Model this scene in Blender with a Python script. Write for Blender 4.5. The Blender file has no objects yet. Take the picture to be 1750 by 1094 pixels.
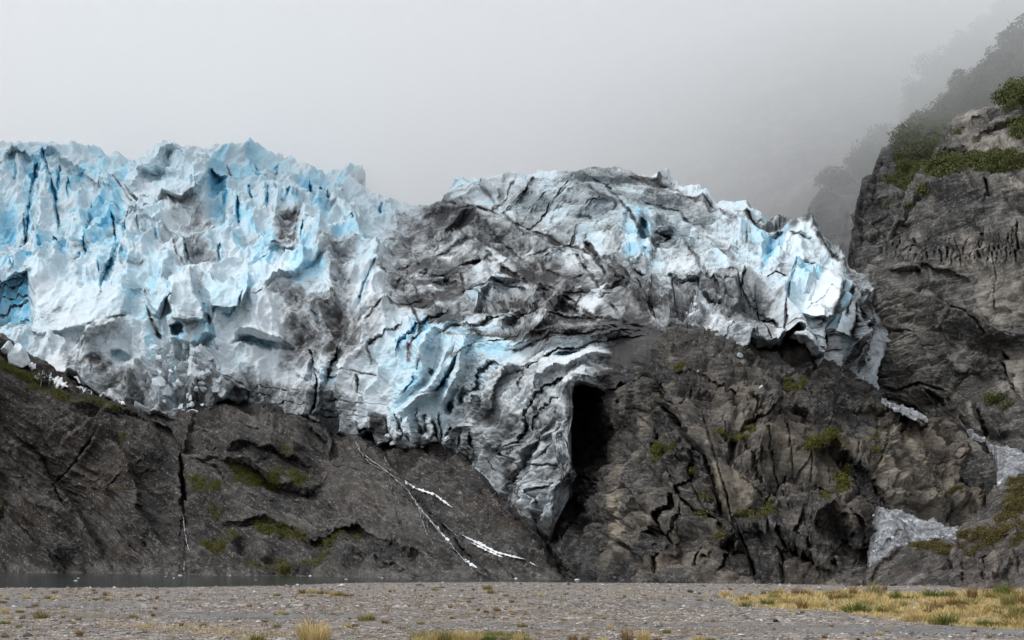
import bpy, math, random
import numpy as np
from concurrent.futures import ThreadPoolExecutor
from mathutils import Vector, Matrix

rnd = random.Random(7)
rng = np.random.default_rng(11)
C = bpy.context.scene.collection
# ---------------------------------------------------------------- camera model (metres; camera 3 m above the gravel)
FOC, CX, HY, CH = 2112.0, 875.0, 955.0, 3.0
def W(px, py, Y):
    return np.stack([(px - CX) * Y / FOC, Y + 0 * px, CH + (HY - py) * Y / FOC], -1)
def w1(px, py, Y):
    return Vector(((px - CX) * Y / FOC, Y, CH + (HY - py) * Y / FOC))

# ---------------------------------------------------------------- object helpers
def tag(o, label=None, cat=None, group=None, kind=None):
    if label: o['label'] = label
    if cat: o['category'] = cat
    if group: o['group'] = group
    if kind: o['kind'] = kind
    return o
def link(name, me, mat=None, parent=None):
    o = bpy.data.objects.new(name, me); C.objects.link(o)
    if mat is not None and len(me.materials) == 0: me.materials.append(mat)
    if parent is not None: o.parent = parent
    return o
def empty(name, loc=(0, 0, 0)):
    o = bpy.data.objects.new(name, None); C.objects.link(o); o.location = loc
    o.empty_display_size = 0.2
    return o
def mesh_np(name, V, Fq, col=None, smooth=True):
    """mesh from vertex array and an (n,4) or (n,3) face array"""
    me = bpy.data.meshes.new(name)
    V = np.ascontiguousarray(V, np.float32).reshape(-1, 3); Fq = np.ascontiguousarray(Fq, np.int32)
    k = Fq.shape[1]
    me.vertices.add(len(V)); me.vertices.foreach_set('co', V.ravel())
    me.loops.add(Fq.size); me.loops.foreach_set('vertex_index', Fq.ravel())
    me.polygons.add(len(Fq)); me.polygons.foreach_set('loop_start', np.arange(0, Fq.size, k, dtype=np.int32))
    me.polygons.foreach_set('loop_total', np.full(len(Fq), k, np.int32))
    me.polygons.foreach_set('use_smooth', np.full(len(Fq), smooth, bool))
    me.update(calc_edges=True)
    if col is not None:
        a = me.attributes.new('mask', 'FLOAT_COLOR', 'POINT')
        c = np.ones((len(V), 4), np.float32); c[:, :col.shape[1]] = col
        a.data.foreach_set('color', c.ravel())
    return me

# ---------------------------------------------------------------- numpy noise
_G = np.array([[1,1,0],[-1,1,0],[1,-1,0],[-1,-1,0],[1,0,1],[-1,0,1],[1,0,-1],[-1,0,-1],[0,1,1],[0,-1,1],[0,1,-1],[0,-1,-1],[1,1,0],[-1,1,0],[0,-1,1],[0,-1,-1]], np.float32)
def _h(ix, iy, iz, seed):
    h = (ix * np.uint32(0x9E3779B1)) ^ (iy * np.uint32(0x85EBCA77)) ^ (iz * np.uint32(0xC2B2AE3D))
    h = h + np.uint32((seed * 7919 + 13) & 0xffffffff)
    h ^= h >> np.uint32(15); h *= np.uint32(0x2C1B3C6D); h ^= h >> np.uint32(12); h *= np.uint32(0x297A2D39); h ^= h >> np.uint32(15)
    return h
def _pn(x, y, z, seed):
    fx, fy, fz = np.floor(x), np.floor(y), np.floor(z)
    ix, iy, iz = [f.astype(np.int32).astype(np.uint32) for f in (fx, fy, fz)]
    x = x - fx; y = y - fy; z = z - fz
    u, v, w = [t * t * t * (t * (t * 6 - 15) + 10) for t in (x, y, z)]
    one = np.uint32(1)
    def c(dx, dy, dz):
        h = _h(ix + one * np.uint32(dx), iy + one * np.uint32(dy), iz + one * np.uint32(dz), seed) & np.uint32(15)
        g = _G[h]
        return g[..., 0] * (x - dx) + g[..., 1] * (y - dy) + g[..., 2] * (z - dz)
    a = c(0,0,0); a += u * (c(1,0,0) - a)
    b = c(0,1,0); b += u * (c(1,1,0) - b)
    a += v * (b - a)
    d = c(0,0,1); d += u * (c(1,0,1) - d)
    e = c(0,1,1); e += u * (c(1,1,1) - e)
    d += v * (e - d)
    return a + w * (d - a)
_EX = ThreadPoolExecutor(4)
def par(fn, *arrs):
    shp = arrs[0].shape
    fl = [np.ascontiguousarray(np.broadcast_to(a, shp), np.float32).ravel() for a in arrs]
    n = len(fl[0]); k = max(1, min(16, n // 4000))
    cuts = np.linspace(0, n, k + 1).astype(int)
    res = list(_EX.map(lambda i: fn(*[f[cuts[i]:cuts[i + 1]] for f in fl]), range(k)))
    return np.concatenate(res).reshape(shp)
def fbm(x, y, z, seed=0, oct=4, lac=2.03, gain=.5, ridged=False):
    def f(x, y, z):
        s = np.zeros_like(x); a = 1.0; t = 0.0; q = 1.0
        for o in range(oct):
            n = _pn(x * np.float32(q), y * np.float32(q), z * np.float32(q), seed + o * 17) * 1.5
            if ridged: n = 1 - 2 * np.abs(n)
            s += np.float32(a) * n; t += a; a *= gain; q *= lac
        return s / np.float32(t)
    return par(f, x, y, z)
def facets(a, b, seed=0, tilt=1.5, k=.75, ids=False):
    """piecewise-planar relief: the upper envelope of randomly tilted plates, one per unit cell"""
    def f(a, b):
        fa, fb = np.floor(a), np.floor(b)
        ia, ib = fa.astype(np.int32), fb.astype(np.int32)
        best = np.full(a.shape, -9, np.float32)
        for da in (-1, 0, 1):
            for db in (-1, 0, 1):
                h = _h((ia + da).astype(np.uint32), (ib + db).astype(np.uint32), np.uint32(seed), seed)
                r1 = (h & np.uint32(255)).astype(np.float32) / 255; r2 = ((h >> np.uint32(8)) & np.uint32(255)).astype(np.float32) / 255
                r3 = ((h >> np.uint32(16)) & np.uint32(255)).astype(np.float32) / 255; r4 = ((h >> np.uint32(24)) & np.uint32(255)).astype(np.float32) / 255
                xa = a - (fa + da + r1); xb = b - (fb + db + r2)
                v = (r3 - .5) * .7 + tilt * ((r3 * 7.13 % 1 - .5) * xa + (r4 - .5) * xb) - k * (xa * xa + xb * xb)
                if ids: wid = np.where(v > best, r4, wid) if da + db > -2 else r4
                best = np.maximum(best, v)
        return wid if ids else best
    return par(f, a, b)
def cells(a, b, seed=0):
    """distance to the nearest cell border (F2-F1): 0 on the cracks"""
    def f(a, b):
        fa, fb = np.floor(a), np.floor(b)
        ia, ib = fa.astype(np.int32), fb.astype(np.int32)
        f1 = np.full(a.shape, 9, np.float32); f2 = f1.copy()
        for da in (-1, 0, 1):
            for db in (-1, 0, 1):
                h = _h((ia + da).astype(np.uint32), (ib + db).astype(np.uint32), np.uint32(seed + 5), seed)
                r1 = (h & np.uint32(1023)).astype(np.float32) / 1023; r2 = ((h >> np.uint32(10)) & np.uint32(1023)).astype(np.float32) / 1023
                d = np.hypot(a - (fa + da + r1), b - (fb + db + r2))
                f2 = np.minimum(f2, np.maximum(f1, d)); f1 = np.minimum(f1, d)
        return f2 - f1
    return par(f, a, b)
def sst(x, a=0., b=1.):
    t = np.clip((x - a) / (b - a), 0, 1); return t * t * (3 - 2 * t)
def tps(ctrl):
    c = np.array(ctrl, np.float64); P = c[:, :2] / 500; n = len(c)
    def U(r2): return np.where(r2 > 1e-12, .5 * r2 * np.log(np.maximum(r2, 1e-12)), 0)
    K = U(((P[:, None] - P[None]) ** 2).sum(-1)) + np.eye(n) * 1e-3
    A = np.zeros((n + 3, n + 3)); A[:n, :n] = K; A[:n, n] = 1; A[:n, n + 1:] = P; A[n, :n] = 1; A[n + 1:, :n] = P.T
    s = np.linalg.solve(A, np.concatenate([c[:, 2], np.zeros(3)]))
    def f(px, py):
        x = px / 500; y = py / 500
        r = s[n] + s[n + 1] * x + s[n + 2] * y
        for i in range(n): r = r + s[i] * U((x - P[i, 0]) ** 2 + (y - P[i, 1]) ** 2)
        return r
    return f

# ---------------------------------------------------------------- tracing frames: strings "x,y x,y" read off enlarged crops of the photograph
FR = {'P': (0, 0, 1.), 'A': (0, 200, 2.9167), 'B': (500, 250, 2.9167), 'C': (1000, 250, 2.9167), 'D': (0, 500, 2.9167), 'E': (550, 550, 2.9167),
      'F': (1100, 550, 2.6923), 'G': (1450, 300, 3.6467), 'H': (1450, 600, 3.6467), 'I': (1250, 0, 3.5), 'J': (800, 850, 3.8889),
      'K': (1200, 850, 3.1818), 'L': (0, 850, 3.8889), 'M': (400, 850, 3.8889)}
def pts(fr, s):
    x0, y0, k = FR[fr]
    a = np.array([[float(v) for v in t.split(',')] for t in s.split()])
    return a / k + np.array([x0, y0])

class Sheet:
    """A rock or ice body: a dense surface over a traced outline with real depth, sculpted by cracks, ridges, ledges and blocks, closed behind by a skirt."""
    def __init__(s, x0, x1, step, ny, top, bot, ctrl, warp=3., wsc=22., jag=2., seed=1, vpow=1., low=0, cf=1.):
        s.cf = cf
        nx = int((x1 - x0) / step) + 1
        px = np.linspace(x0, x1, nx); s.seed = seed; s.nx, s.ny = nx, ny
        T = np.array(top, float); B = np.array(bot, float)
        def j(f, sd, amp): return amp * fbm(px * f, 0 * px + sd, 0 * px, seed + sd, 5, gain=.6)
        t = np.interp(px, T[:, 0], T[:, 1]) + j(.03, 3, jag * 2.2); b = np.interp(px, B[:, 0], B[:, 1]) + j(.05, 4, jag * 2.)
        v = np.linspace(0, 1, ny)[:, None] ** vpow
        s.PX = np.broadcast_to(px, (ny, nx)).astype(np.float32).copy()
        if low:                                   # even rows above a smooth line, the rest of the rows down to the ragged foot
            k = int(70 / step); e = np.pad(b - 12, k, mode='edge')
            m = np.min([e[i:i + nx] for i in range(0, 2 * k + 1)], 0); e = np.pad(m, k, mode='edge')
            ker = np.hanning(2 * k + 1); m = np.convolve(e, ker / ker.sum(), 'valid')
            m = np.minimum(m, b - 8)
            vl = np.linspace(0, 1, low, endpoint=False)[:, None]
            s.PY = np.concatenate([b + (m - b) * vl, m + (t - m) * v]).astype(np.float32); ny = ny + low; s.ny = ny
            s.PX = np.broadcast_to(px, (ny, nx)).astype(np.float32).copy()
        else: s.PY = (b + (t - b) * v).astype(np.float32)
        s.top, s.bot = t, b
        s.Y0 = tps(ctrl)(s.PX, s.PY).astype(np.float32)
        z = np.zeros_like(s.PX)
        s.WX = s.PX + warp * fbm(s.PX / wsc, s.PY / wsc, z, seed + 50, 4, gain=.6)
        s.WY = s.PY + warp * fbm(s.PX / wsc, s.PY / wsc, z + 9.3, seed + 60, 4, gain=.6)
        s.WX += warp * .42 * fbm(s.PX / 6, s.PY / 6, z + 3, seed + 70, 2); s.WY += warp * .42 * fbm(s.PX / 6, s.PY / 6, z + 5, seed + 80, 2)
        s.K = np.clip(.75 + .85 * fbm(s.PX / 17, s.PY / 17, z, seed + 90, 3), .12, 1.6)
        s.D = z.copy(); s.R = z.copy(); s.G = z.copy(); s.B = z.copy(); s.A = z + 1
    def _d(s, p, R):
        lo = p.min(0) - R; hi = p.max(0) + R
        idx = np.nonzero((s.WX > lo[0]) & (s.WX < hi[0]) & (s.WY > lo[1]) & (s.WY < hi[1]))
        x = s.WX[idx]; y = s.WY[idx]
        best = np.full(x.shape, 1e9); sg = np.ones(x.shape); tt = np.zeros(x.shape)
        L = np.concatenate([[0], np.cumsum(np.hypot(*np.diff(p, axis=0).T))]); n = len(p) - 1
        for i in range(n):
            a = p[i]; e = p[i + 1] - a; l2 = (e ** 2).sum() + 1e-9
            u = np.clip(((x - a[0]) * e[0] + (y - a[1]) * e[1]) / l2, 0, 1)
            dx = x - a[0] - u * e[0]; dy = y - a[1] - u * e[1]; d = dx * dx + dy * dy
            m = d < best
            best = np.where(m, d, best); sg = np.where(m, np.sign(e[0] * dy - e[1] * dx), sg)
            tt = np.where(m, (L[i] + u * math.sqrt(l2)) / L[-1], tt)
        return idx, np.sqrt(best), sg, tt
    def _paint(s, idx, m, blue=0, dirt=0, c=0):
        if blue: s.G[idx] = np.maximum(s.G[idx], blue * m)
        if dirt: s.R[idx] = np.maximum(s.R[idx], dirt * m)
        if c: s.B[idx] = np.maximum(s.B[idx], c * m)
    def cr(s, fr, st, w, d, blue=0, dirt=0, c=0, spread=1.6):           # crack / crevasse
        w *= s.cf; d *= s.cf
        p0 = pts(fr, st)[0]; idx, q, sg, t = s._d(pts(fr, st), max(w * spread + 2, 3.2 * w if d > 1.2 else 0))
        tap = np.clip(np.minimum(t, 1 - t) * 6 + .3, 0, 1)
        tap = tap * s.K[idx]
        s.D[idx] -= .75 * d * tap * sst(1 - q / (w * (.3 + .6 * tap)))
        if d > 1.2:                                 # the two lips of a crack rarely stand level
            e = 1 if (len(st) + int(p0[0])) % 2 else -1; R2 = max(w * spread + 2, 3.2 * w)
            s.D[idx] += .45 * d * np.clip(tap, 0, 1) * np.where(sg * e > 0, np.clip(1 - q / R2, 0, 1), 0)
        s._paint(idx, sst(1 - q / (w * spread)) * tap, blue, dirt, c)
    def ri(s, fr, st, wa, wb, h, dirt=0, blue=0, c=0):                     # ridge with two flanks
        idx, q, sg, t = s._d(pts(fr, st), max(wa, wb))
        tap = np.clip(np.minimum(t, 1 - t) * 5 + .25, 0, 1)
        m = np.clip(1 - q / np.where(sg > 0, wa, wb), 0, 1)
        s.D[idx] += h * tap * m
        s._paint(idx, m ** 4, blue, dirt, c)
    def st(s, fr, st, R, h, dirt=0, blue=0, c=0, w=1.2):                     # overlapping edge: the side right of the travel direction stands nearer
        idx, q, sg, t = s._d(pts(fr, st), R)
        sd = q * sg; tap = np.clip(np.minimum(t, 1 - t) * 5, 0, 1)
        s.D[idx] += h * tap * np.where(sd > 0, np.clip(1 - sd / R, 0, 1), np.clip(1 + sd / w, 0, 1))
        if dirt or blue or c: s._paint(idx, np.where(sd < 0, np.clip(1 + sd / min(R * .35, 8), 0, 1), np.clip(1 - sd / 3.5, 0, 1)) * tap * np.clip(s.K[idx] + .2, 0, 1), blue, dirt, c)
    def bl(s, fr, cx, cy, rx, ry, h, rot=0, blue=0, dirt=0, c=0, p=1., rough=None):   # bump or hollow
        x0, y0, k = FR[fr]; cx = cx / k + x0; cy = cy / k + y0; rx /= k; ry /= k
        R = max(rx, ry) * 1.3
        idx = np.nonzero((np.abs(s.WX - cx) < R) & (np.abs(s.WY - cy) < R))
        x = s.WX[idx] - cx; y = s.WY[idx] - cy; ca, sa = math.cos(math.radians(rot)), math.sin(math.radians(rot))
        e = np.sqrt(((x * ca + y * sa) / rx) ** 2 + ((-x * sa + y * ca) / ry) ** 2)
        m = sst(1.25 - e, 0, 1) ** p
        s.D[idx] += h * m; s._paint(idx, m, blue, dirt, c)
        if rough is not None: s.A[idx] += (rough - s.A[idx]) * m
    def po(s, fr, st, h=0, w=3., tx=0, ty=0, blue=0, dirt=0, c=0, rough=None, add=False):   # block or patch with a polygon outline
        p = pts(fr, st); q = np.concatenate([p, p[:1]])
        idx, d, sg, t = s._d(q, w + 2)
        x = s.WX[idx]; y = s.WY[idx]; ins = np.zeros(x.shape, bool)
        for a, b in zip(q[:-1], q[1:]):
            ins ^= ((a[1] > y) != (b[1] > y)) & (x < (b[0] - a[0]) * (y - a[1]) / (b[1] - a[1] + 1e-9) + a[0])
        sd = np.where(ins, d, -d); m = sst(sd / w * .5 + .5)
        c0 = p.mean(0)
        s.D[idx] += m * (h + tx * (x - c0[0]) + ty * (y - c0[1]))
        if add:
            s.R[idx] += dirt * m; s.G[idx] += blue * m; s.B[idx] += c * m
        else: s._paint(idx, m, blue, dirt, c)
        if rough is not None: s.A[idx] += (rough - s.A[idx]) * m
    def mul(s, fr, st, w, r=1., g=1., b=1.):
        p = pts(fr, st); q = np.concatenate([p, p[:1]]); idx, d, sg, t = s._d(q, w + 2)
        x = s.WX[idx]; y = s.WY[idx]; ins = np.zeros(x.shape, bool)
        for a, e in zip(q[:-1], q[1:]):
            ins ^= ((a[1] > y) != (e[1] > y)) & (x < (e[0] - a[0]) * (y - a[1]) / (e[1] - a[1] + 1e-9) + a[0])
        m = sst(np.where(ins, d, -d) / w * .5 + .5)
        s.R[idx] *= 1 + (r - 1) * m; s.G[idx] *= 1 + (g - 1) * m; s.B[idx] *= 1 + (b - 1) * m
    def edge(s, dpx_top=6, dtop=5, dpx_bot=6, dbot=4):                # round the crest and the foot away from the viewer
        dt = (s.PY - s.top); db = (s.bot - s.PY)
        s.D -= dtop * np.clip(1 - dt / dpx_top, 0, 1) ** 2 + dbot * np.clip(1 - db / dpx_bot, 0, 1) ** 2
    def base(s):
        s.P = W(s.PX, s.PY, s.Y0 - s.D).astype(np.float32)
    def normals(s, smooth=False):
        P = W(s.PX, s.PY, s.Y0).astype(np.float32) if smooth else s.P; du = np.gradient(P, axis=1); dv = np.gradient(P, axis=0)
        n = np.cross(du, dv); n /= np.linalg.norm(n, axis=-1, keepdims=True) + 1e-9
        n[..., 1] = -np.abs(n[..., 1]) if False else n[..., 1]
        return n
    def push(s, d, n=None, up=0.):
        if n is None: n = s.normals()
        s.P = (s.P + n * d[..., None]).astype(np.float32)
    def build(s, name, mat, parent=None, back=60., drop=6.):
        ny, nx = s.ny, s.nx
        P = np.zeros((ny + 2, nx + 2, 3), np.float32); P[1:-1, 1:-1] = s.P
        P[0, 1:-1] = s.P[0]; P[-1, 1:-1] = s.P[-1]; P[:, 0] = P[:, 1]; P[:, -1] = P[:, -2]
        e = np.zeros((ny + 2, nx + 2), bool); e[0] = e[-1] = True; e[:, 0] = e[:, -1] = True
        k = 1 + back / P[..., 1]
        Q = P.copy(); Q[..., 0] *= k; Q[..., 1] *= k; Q[..., 2] = (Q[..., 2] - CH) * k + CH
        Q[-1, :, 2] -= drop * 1.5; Q[:-1, 0, 0] += drop; Q[:-1, -1, 0] -= drop; Q[0, :, 2] += drop
        P[e] = Q[e]
        m = np.stack([s.R, s.G, s.B], -1); M = np.pad(m, ((1, 1), (1, 1), (0, 0)), mode='edge')
        i = np.arange((ny + 2) * (nx + 2)).reshape(ny + 2, nx + 2)
        Fq = np.stack([i[:-1, :-1], i[:-1, 1:], i[1:, 1:], i[1:, :-1]], -1).reshape(-1, 4)
        s.me = mesh_np(name, P, Fq, M.reshape(-1, 3))
        s.ob = link(name, s.me, mat, parent)
        # depth lookup in photo pixels, used to set things down on this surface
        s.zb = np.full((1300, 2000), 1e9, np.float32)
        q = s.P.reshape(-1, 3); ax = np.clip(q[:, 0] / q[:, 1] * FOC + CX + 100, 0, 1999).astype(int); ay = np.clip(HY - (q[:, 2] - CH) / q[:, 1] * FOC + 100, 0, 1299).astype(int)
        np.minimum.at(s.zb, (ay, ax), q[:, 1])
        return s.ob
    def near(s, px, py):
        y, x = int(py + 100), int(px + 100); w = s.zb[y - 1:y + 2, x - 1:x + 2]; v = float(w.min())
        return v if v < 1e8 else s.at(px, py)
    def at(s, px, py, r=2):
        y, x = int(py + 100), int(px + 100)
        w = s.zb[max(y - r, 0):y + r + 1, max(x - r, 0):x + r + 1]
        w = w[w < 1e8]
        if len(w) == 0: return s.at(px, py, r * 2 + 2) if r < 60 else float(np.median(s.P[..., 1]))
        return float(np.median(w))
SKY_X, SKY_Z, SKY_0, EXPO = 1.6, .45, 1.72, .3
FOG = .0046
# ---------------------------------------------------------------- materials
class NT:
    def __init__(s, name):
        s.m = bpy.data.materials.new(name); s.m.use_nodes = True; s.t = s.m.node_tree
        s.b = s.t.nodes['Principled BSDF']; s.o = s.t.nodes['Material Output']
    def n(s, kind, **kw):
        n = s.t.nodes.new(kind)
        for k, v in kw.items():
            if k in n.inputs: n.inputs[k].default_value = v
            else: setattr(n, k, v)
        return n
    def l(s, a, b): s.t.links.new(a, b)
    def pos(s, scale=(1, 1, 1), rot=(0, 0, 0)):
        g = s.n('ShaderNodeTexCoord'); mp = s.n('ShaderNodeMapping'); mp.inputs['Scale'].default_value = scale; mp.inputs['Rotation'].default_value = rot
        v = g.outputs['Object']
        if any(rot):                              # turn first, stretch afterwards
            m0 = s.n('ShaderNodeMapping'); m0.inputs['Rotation'].default_value = rot; s.l(v, m0.inputs['Vector']); v = m0.outputs[0]; mp.inputs['Rotation'].default_value = (0, 0, 0)
        s.l(v, mp.inputs['Vector']); return mp.outputs[0]
    def noise(s, vec, scale, detail=5, rough=.6, dist=0.):
        n = s.n('ShaderNodeTexNoise'); n.inputs['Scale'].default_value = scale; n.inputs['Detail'].default_value = detail
        n.inputs['Roughness'].default_value = rough; n.inputs['Distortion'].default_value = dist
        s.l(vec, n.inputs['Vector']); return n.outputs['Fac']
    def ramp(s, fac, stops, mode='LINEAR'):
        r = s.n('ShaderNodeValToRGB'); e = r.color_ramp.elements; r.color_ramp.interpolation = mode
        while len(e) < len(stops): e.new(.5)
        for q, (p, c) in zip(e, stops):
            q.position = p; q.color = (c, c, c, 1) if isinstance(c, (int, float)) else (*c, 1)
        s.l(fac, r.inputs[0]); return r.outputs[0]
    def mix(s, fac, a, b, mode='MIX'):
        m = s.n('ShaderNodeMix', data_type='RGBA', blend_type=mode)
        for k, v in ((0, fac), (6, a), (7, b)):
            if hasattr(v, 'is_linked') or isinstance(v, bpy.types.NodeSocket): s.l(v, m.inputs[k])
            else: m.inputs[k].default_value = v if isinstance(v, (int, float)) else (*v, 1)
        return m.outputs[2]
    def ma(s, op, a, b=0., c=0., clamp=False):
        m = s.n('ShaderNodeMath', operation=op, use_clamp=clamp)
        for k, v in ((0, a), (1, b), (2, c)):
            if isinstance(v, bpy.types.NodeSocket): s.l(v, m.inputs[k])
            else: m.inputs[k].default_value = v
        return m.outputs[0]
    def mask(s):
        a = s.n('ShaderNodeAttribute', attribute_name='mask'); q = s.n('ShaderNodeSeparateColor'); s.l(a.outputs['Color'], q.inputs[0])
        return q.outputs[0], q.outputs[1], q.outputs[2]
    def bump(s, h, strength, dist):
        b = s.n('ShaderNodeBump'); b.inputs['Strength'].default_value = strength; b.inputs['Distance'].default_value = dist
        s.l(h, b.inputs['Height']); s.l(b.outputs[0], s.b.inputs['Normal'])
    def fin(s, col, rough=.8, spec=.3):
        if isinstance(col, bpy.types.NodeSocket): s.l(col, s.b.inputs['Base Color'])
        else: s.b.inputs['Base Color'].default_value = (*col, 1)
        
        if isinstance(rough, bpy.types.NodeSocket): s.l(rough, s.b.inputs['Roughness'])
        else: s.b.inputs['Roughness'].default_value = rough
        s.b.inputs['Specular IOR Level'].default_value = spec
        return s.m

def ice_mat():
    k = NT('glacier_ice'); R, G, B = k.mask()
    p = k.pos((1, 1, 1)); ps = k.pos((.35, .35, 1.3), (0, -.5, 0))
    n1 = k.noise(p, .9, 6, .65); n2 = k.noise(ps, 1.1, 6, .7, .6)
    blue = k.ma('ADD', G, k.ma('MULTIPLY_ADD', n1, .24, -.12), clamp=True)
    col = k.ramp(blue, [(0, (.585, .635, .665)), (.3, (.38, .61, .72)), (.62, (.10, .38, .56)), (1, (.012, .15, .28))])
    col = k.mix(B, col, (.71, .74, .76))
    n3 = k.noise(p, 2.6, 5, .75)
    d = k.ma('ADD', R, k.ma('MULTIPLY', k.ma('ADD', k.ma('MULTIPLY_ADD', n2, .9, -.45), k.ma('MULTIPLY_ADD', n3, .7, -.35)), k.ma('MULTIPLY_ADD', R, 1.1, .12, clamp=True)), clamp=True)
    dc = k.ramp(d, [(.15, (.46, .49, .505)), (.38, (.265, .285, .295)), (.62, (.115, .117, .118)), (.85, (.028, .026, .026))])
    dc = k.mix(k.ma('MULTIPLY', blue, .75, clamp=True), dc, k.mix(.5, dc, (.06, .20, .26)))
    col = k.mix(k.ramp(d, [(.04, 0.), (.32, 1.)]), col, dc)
    h = k.ma('ADD', n2, k.noise(p, 3.2, 4, .7))
    k.bump(h, .55, .3)
    return k.fin(col, .55, .25)

def rock_mat(name, rot, lo, hi, tan, moss=(.045, .048, .012), rust=(.050, .032, .021), fleck=.5, sc=1.):
    k = NT(name); R, G, B = k.mask()
    p = k.pos((1, 1, 1)); ps = k.pos((.16, .3, 1.5), (0, rot, 0))
    n1 = k.noise(p, .12 * sc, 7, .62, .5); n2 = k.noise(ps, .8 * sc, 7, .72, .7); n3 = k.noise(p, 1.7 * sc, 5, .75)
    n4 = k.noise(ps, 3.2 * sc, 4, .8)
    t = k.ma('ADD', k.ma('MULTIPLY', n1, .55), k.ma('ADD', k.ma('MULTIPLY', n2, .38), k.ma('ADD', k.ma('MULTIPLY', n3, .22), k.ma('MULTIPLY', n4, .23))))
    col = k.ramp(t, [(.55, lo), (.68, tuple(.30 * (a + b) for a, b in zip(lo, hi))), (.78, hi), (.90, tuple(1.9 * a for a in hi))])
    tn = k.ma('MULTIPLY', R, k.ramp(k.ma('ADD', n2, k.ma('MULTIPLY', n3, .4)), [(.42, .25), (.78, 1.)]), clamp=True)
    col = k.mix(tn, col, tan)
    col = k.mix(k.ma('MULTIPLY', B, k.ramp(n3, [(.3, .45), (.7, 1.)])), col, rust)
    fl = k.ramp(k.ma('ADD', n3, k.ma('MULTIPLY', n2, .6)), [(.86, 0.), (.98, 1.)])
    col = k.mix(k.ma('MULTIPLY', fl, fleck), col, (.36, .34, .32))
    mc = k.ramp(n3, [(.3, tuple(c * .45 for c in moss)), (.7, tuple(c * 1.5 for c in moss))])
    col = k.mix(k.ramp(k.ma('ADD', G, k.ma('MULTIPLY_ADD', n3, .9, -.45)), [(.35, 0.), (.6, 1.)]), col, mc)
    k.bump(k.ma('ADD', k.ma('MULTIPLY', n2, 1.2), k.ma('MULTIPLY', n3, .9)), 1., .9 / sc)
    return k.fin(col, k.ramp(n1, [(.35, .42), (.6, .85)]), .2)

M_ICE = ice_mat()
M_SLOPE = rock_mat('slope_rock', -.56, (.0105, .009, .0082), (.110, .102, .096), (.165, .150, .134), fleck=.75, moss=(.075, .072, .018))
M_BUTT = rock_mat('buttress_rock', -.16, (.010, .0092, .0088), (.122, .116, .111), (.37, .315, .245))
M_CLIFF = rock_mat('cliff_rock', .1, (.017, .016, .0155), (.165, .160, .154), (.42, .385, .335), fleck=.7, rust=(.020, .018, .017))
M_KNOLL = rock_mat('knoll_rock', .45, (.018, .016, .015), (.17, .155, .145), (.3, .26, .22), moss=(.075, .055, .016), sc=1.6)

# ---------------------------------------------------------------- world, sun, camera
sc = bpy.context.scene
w = bpy.data.worlds.new('World'); sc.world = w; w.use_nodes = True
t = w.node_tree; bg = t.nodes['Background']
SUN_EL, SUN_AZ = math.radians(50), math.radians(258)       # high on the left, veiled by cloud
sk = t.nodes.new('ShaderNodeTexSky'); sk.sky_type = 'NISHITA'; sk.sun_disc = False
sk.sun_elevation = SUN_EL; sk.sun_rotation = SUN_AZ; sk.dust_density = 3.; sk.air_density = 1.
hs = t.nodes.new('ShaderNodeHueSaturation'); hs.inputs['Saturation'].default_value = .14
t.links.new(sk.outputs[0], hs.inputs['Color'])
tc = t.nodes.new('ShaderNodeTexCoord')
sp = t.nodes.new('ShaderNodeSeparateXYZ'); t.links.new(tc.outputs['Generated'], sp.inputs[0])
def wm(op, a, b=0., c=0., clamp=False):
    m = t.nodes.new('ShaderNodeMath'); m.operation = op; m.use_clamp = clamp
    for i, v in enumerate((a, b, c)):
        if isinstance(v, bpy.types.NodeSocket): t.links.new(v, m.inputs[i])
        else: m.inputs[i].default_value = v
    return m.outputs[0]
# the cloud deck is thinner (brighter) high up and to the left, and heavy towards the valley on the right
nz = t.nodes.new('ShaderNodeTexNoise'); nz.inputs['Scale'].default_value = 2.2; nz.inputs['Detail'].default_value = 3
t.links.new(tc.outputs['Generated'], nz.inputs['Vector'])
lum = wm('ADD', wm('MULTIPLY', sp.outputs['X'], -SKY_X), wm('MULTIPLY', wm('MINIMUM', sp.outputs['Z'], .5), SKY_Z))
lum = wm('ADD', lum, wm('MULTIPLY_ADD', nz.outputs['Fac'], .10, SKY_0 - .05))
ov = wm('MAXIMUM', wm('MINIMUM', lum, 1.85), .36)
# an even overcast: the clear-sky gradient is mostly hidden by the cloud
mx = t.nodes.new('ShaderNodeMix'); mx.data_type = 'RGBA'; mx.inputs[0].default_value = .9
t.links.new(hs.outputs[0], mx.inputs[6]); mx.inputs[7].default_value = (6.3, 6.55, 6.95, 1)
vm = t.nodes.new('ShaderNodeVectorMath'); vm.operation = 'SCALE'
t.links.new(mx.outputs[2], vm.inputs[0]); t.links.new(ov, vm.inputs['Scale'])
t.links.new(vm.outputs[0], bg.inputs['Color']); bg.inputs['Strength'].default_value = .096
sl = bpy.data.lights.new('sun', 'SUN'); sl.energy = 1.5; sl.angle = math.radians(22); sl.color = (1, .982, .955)
so = bpy.data.objects.new('sun', sl); C.objects.link(so)
sd = Vector((math.cos(SUN_EL) * math.sin(SUN_AZ), math.cos(SUN_EL) * math.cos(SUN_AZ), math.sin(SUN_EL)))
so.rotation_euler = (-sd).to_track_quat('-Z', 'Y').to_euler(); so.location = sd * 300
cam = bpy.data.cameras.new('camera'); co = bpy.data.objects.new('camera', cam); C.objects.link(co); sc.camera = co
co.location = (0, 0, CH); co.rotation_euler = (math.pi / 2, 0, 0)
cam.sensor_width = 36; cam.lens = 36 * FOC / 1750; cam.shift_y = (HY - 547) / 1750; cam.clip_start = .5; cam.clip_end = 20000
sc.view_settings.view_transform = 'Standard'; sc.view_settings.look = 'None'; sc.view_settings.exposure = EXPO; sc.view_settings.gamma = 1
sc.cycles.use_denoising = True
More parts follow.
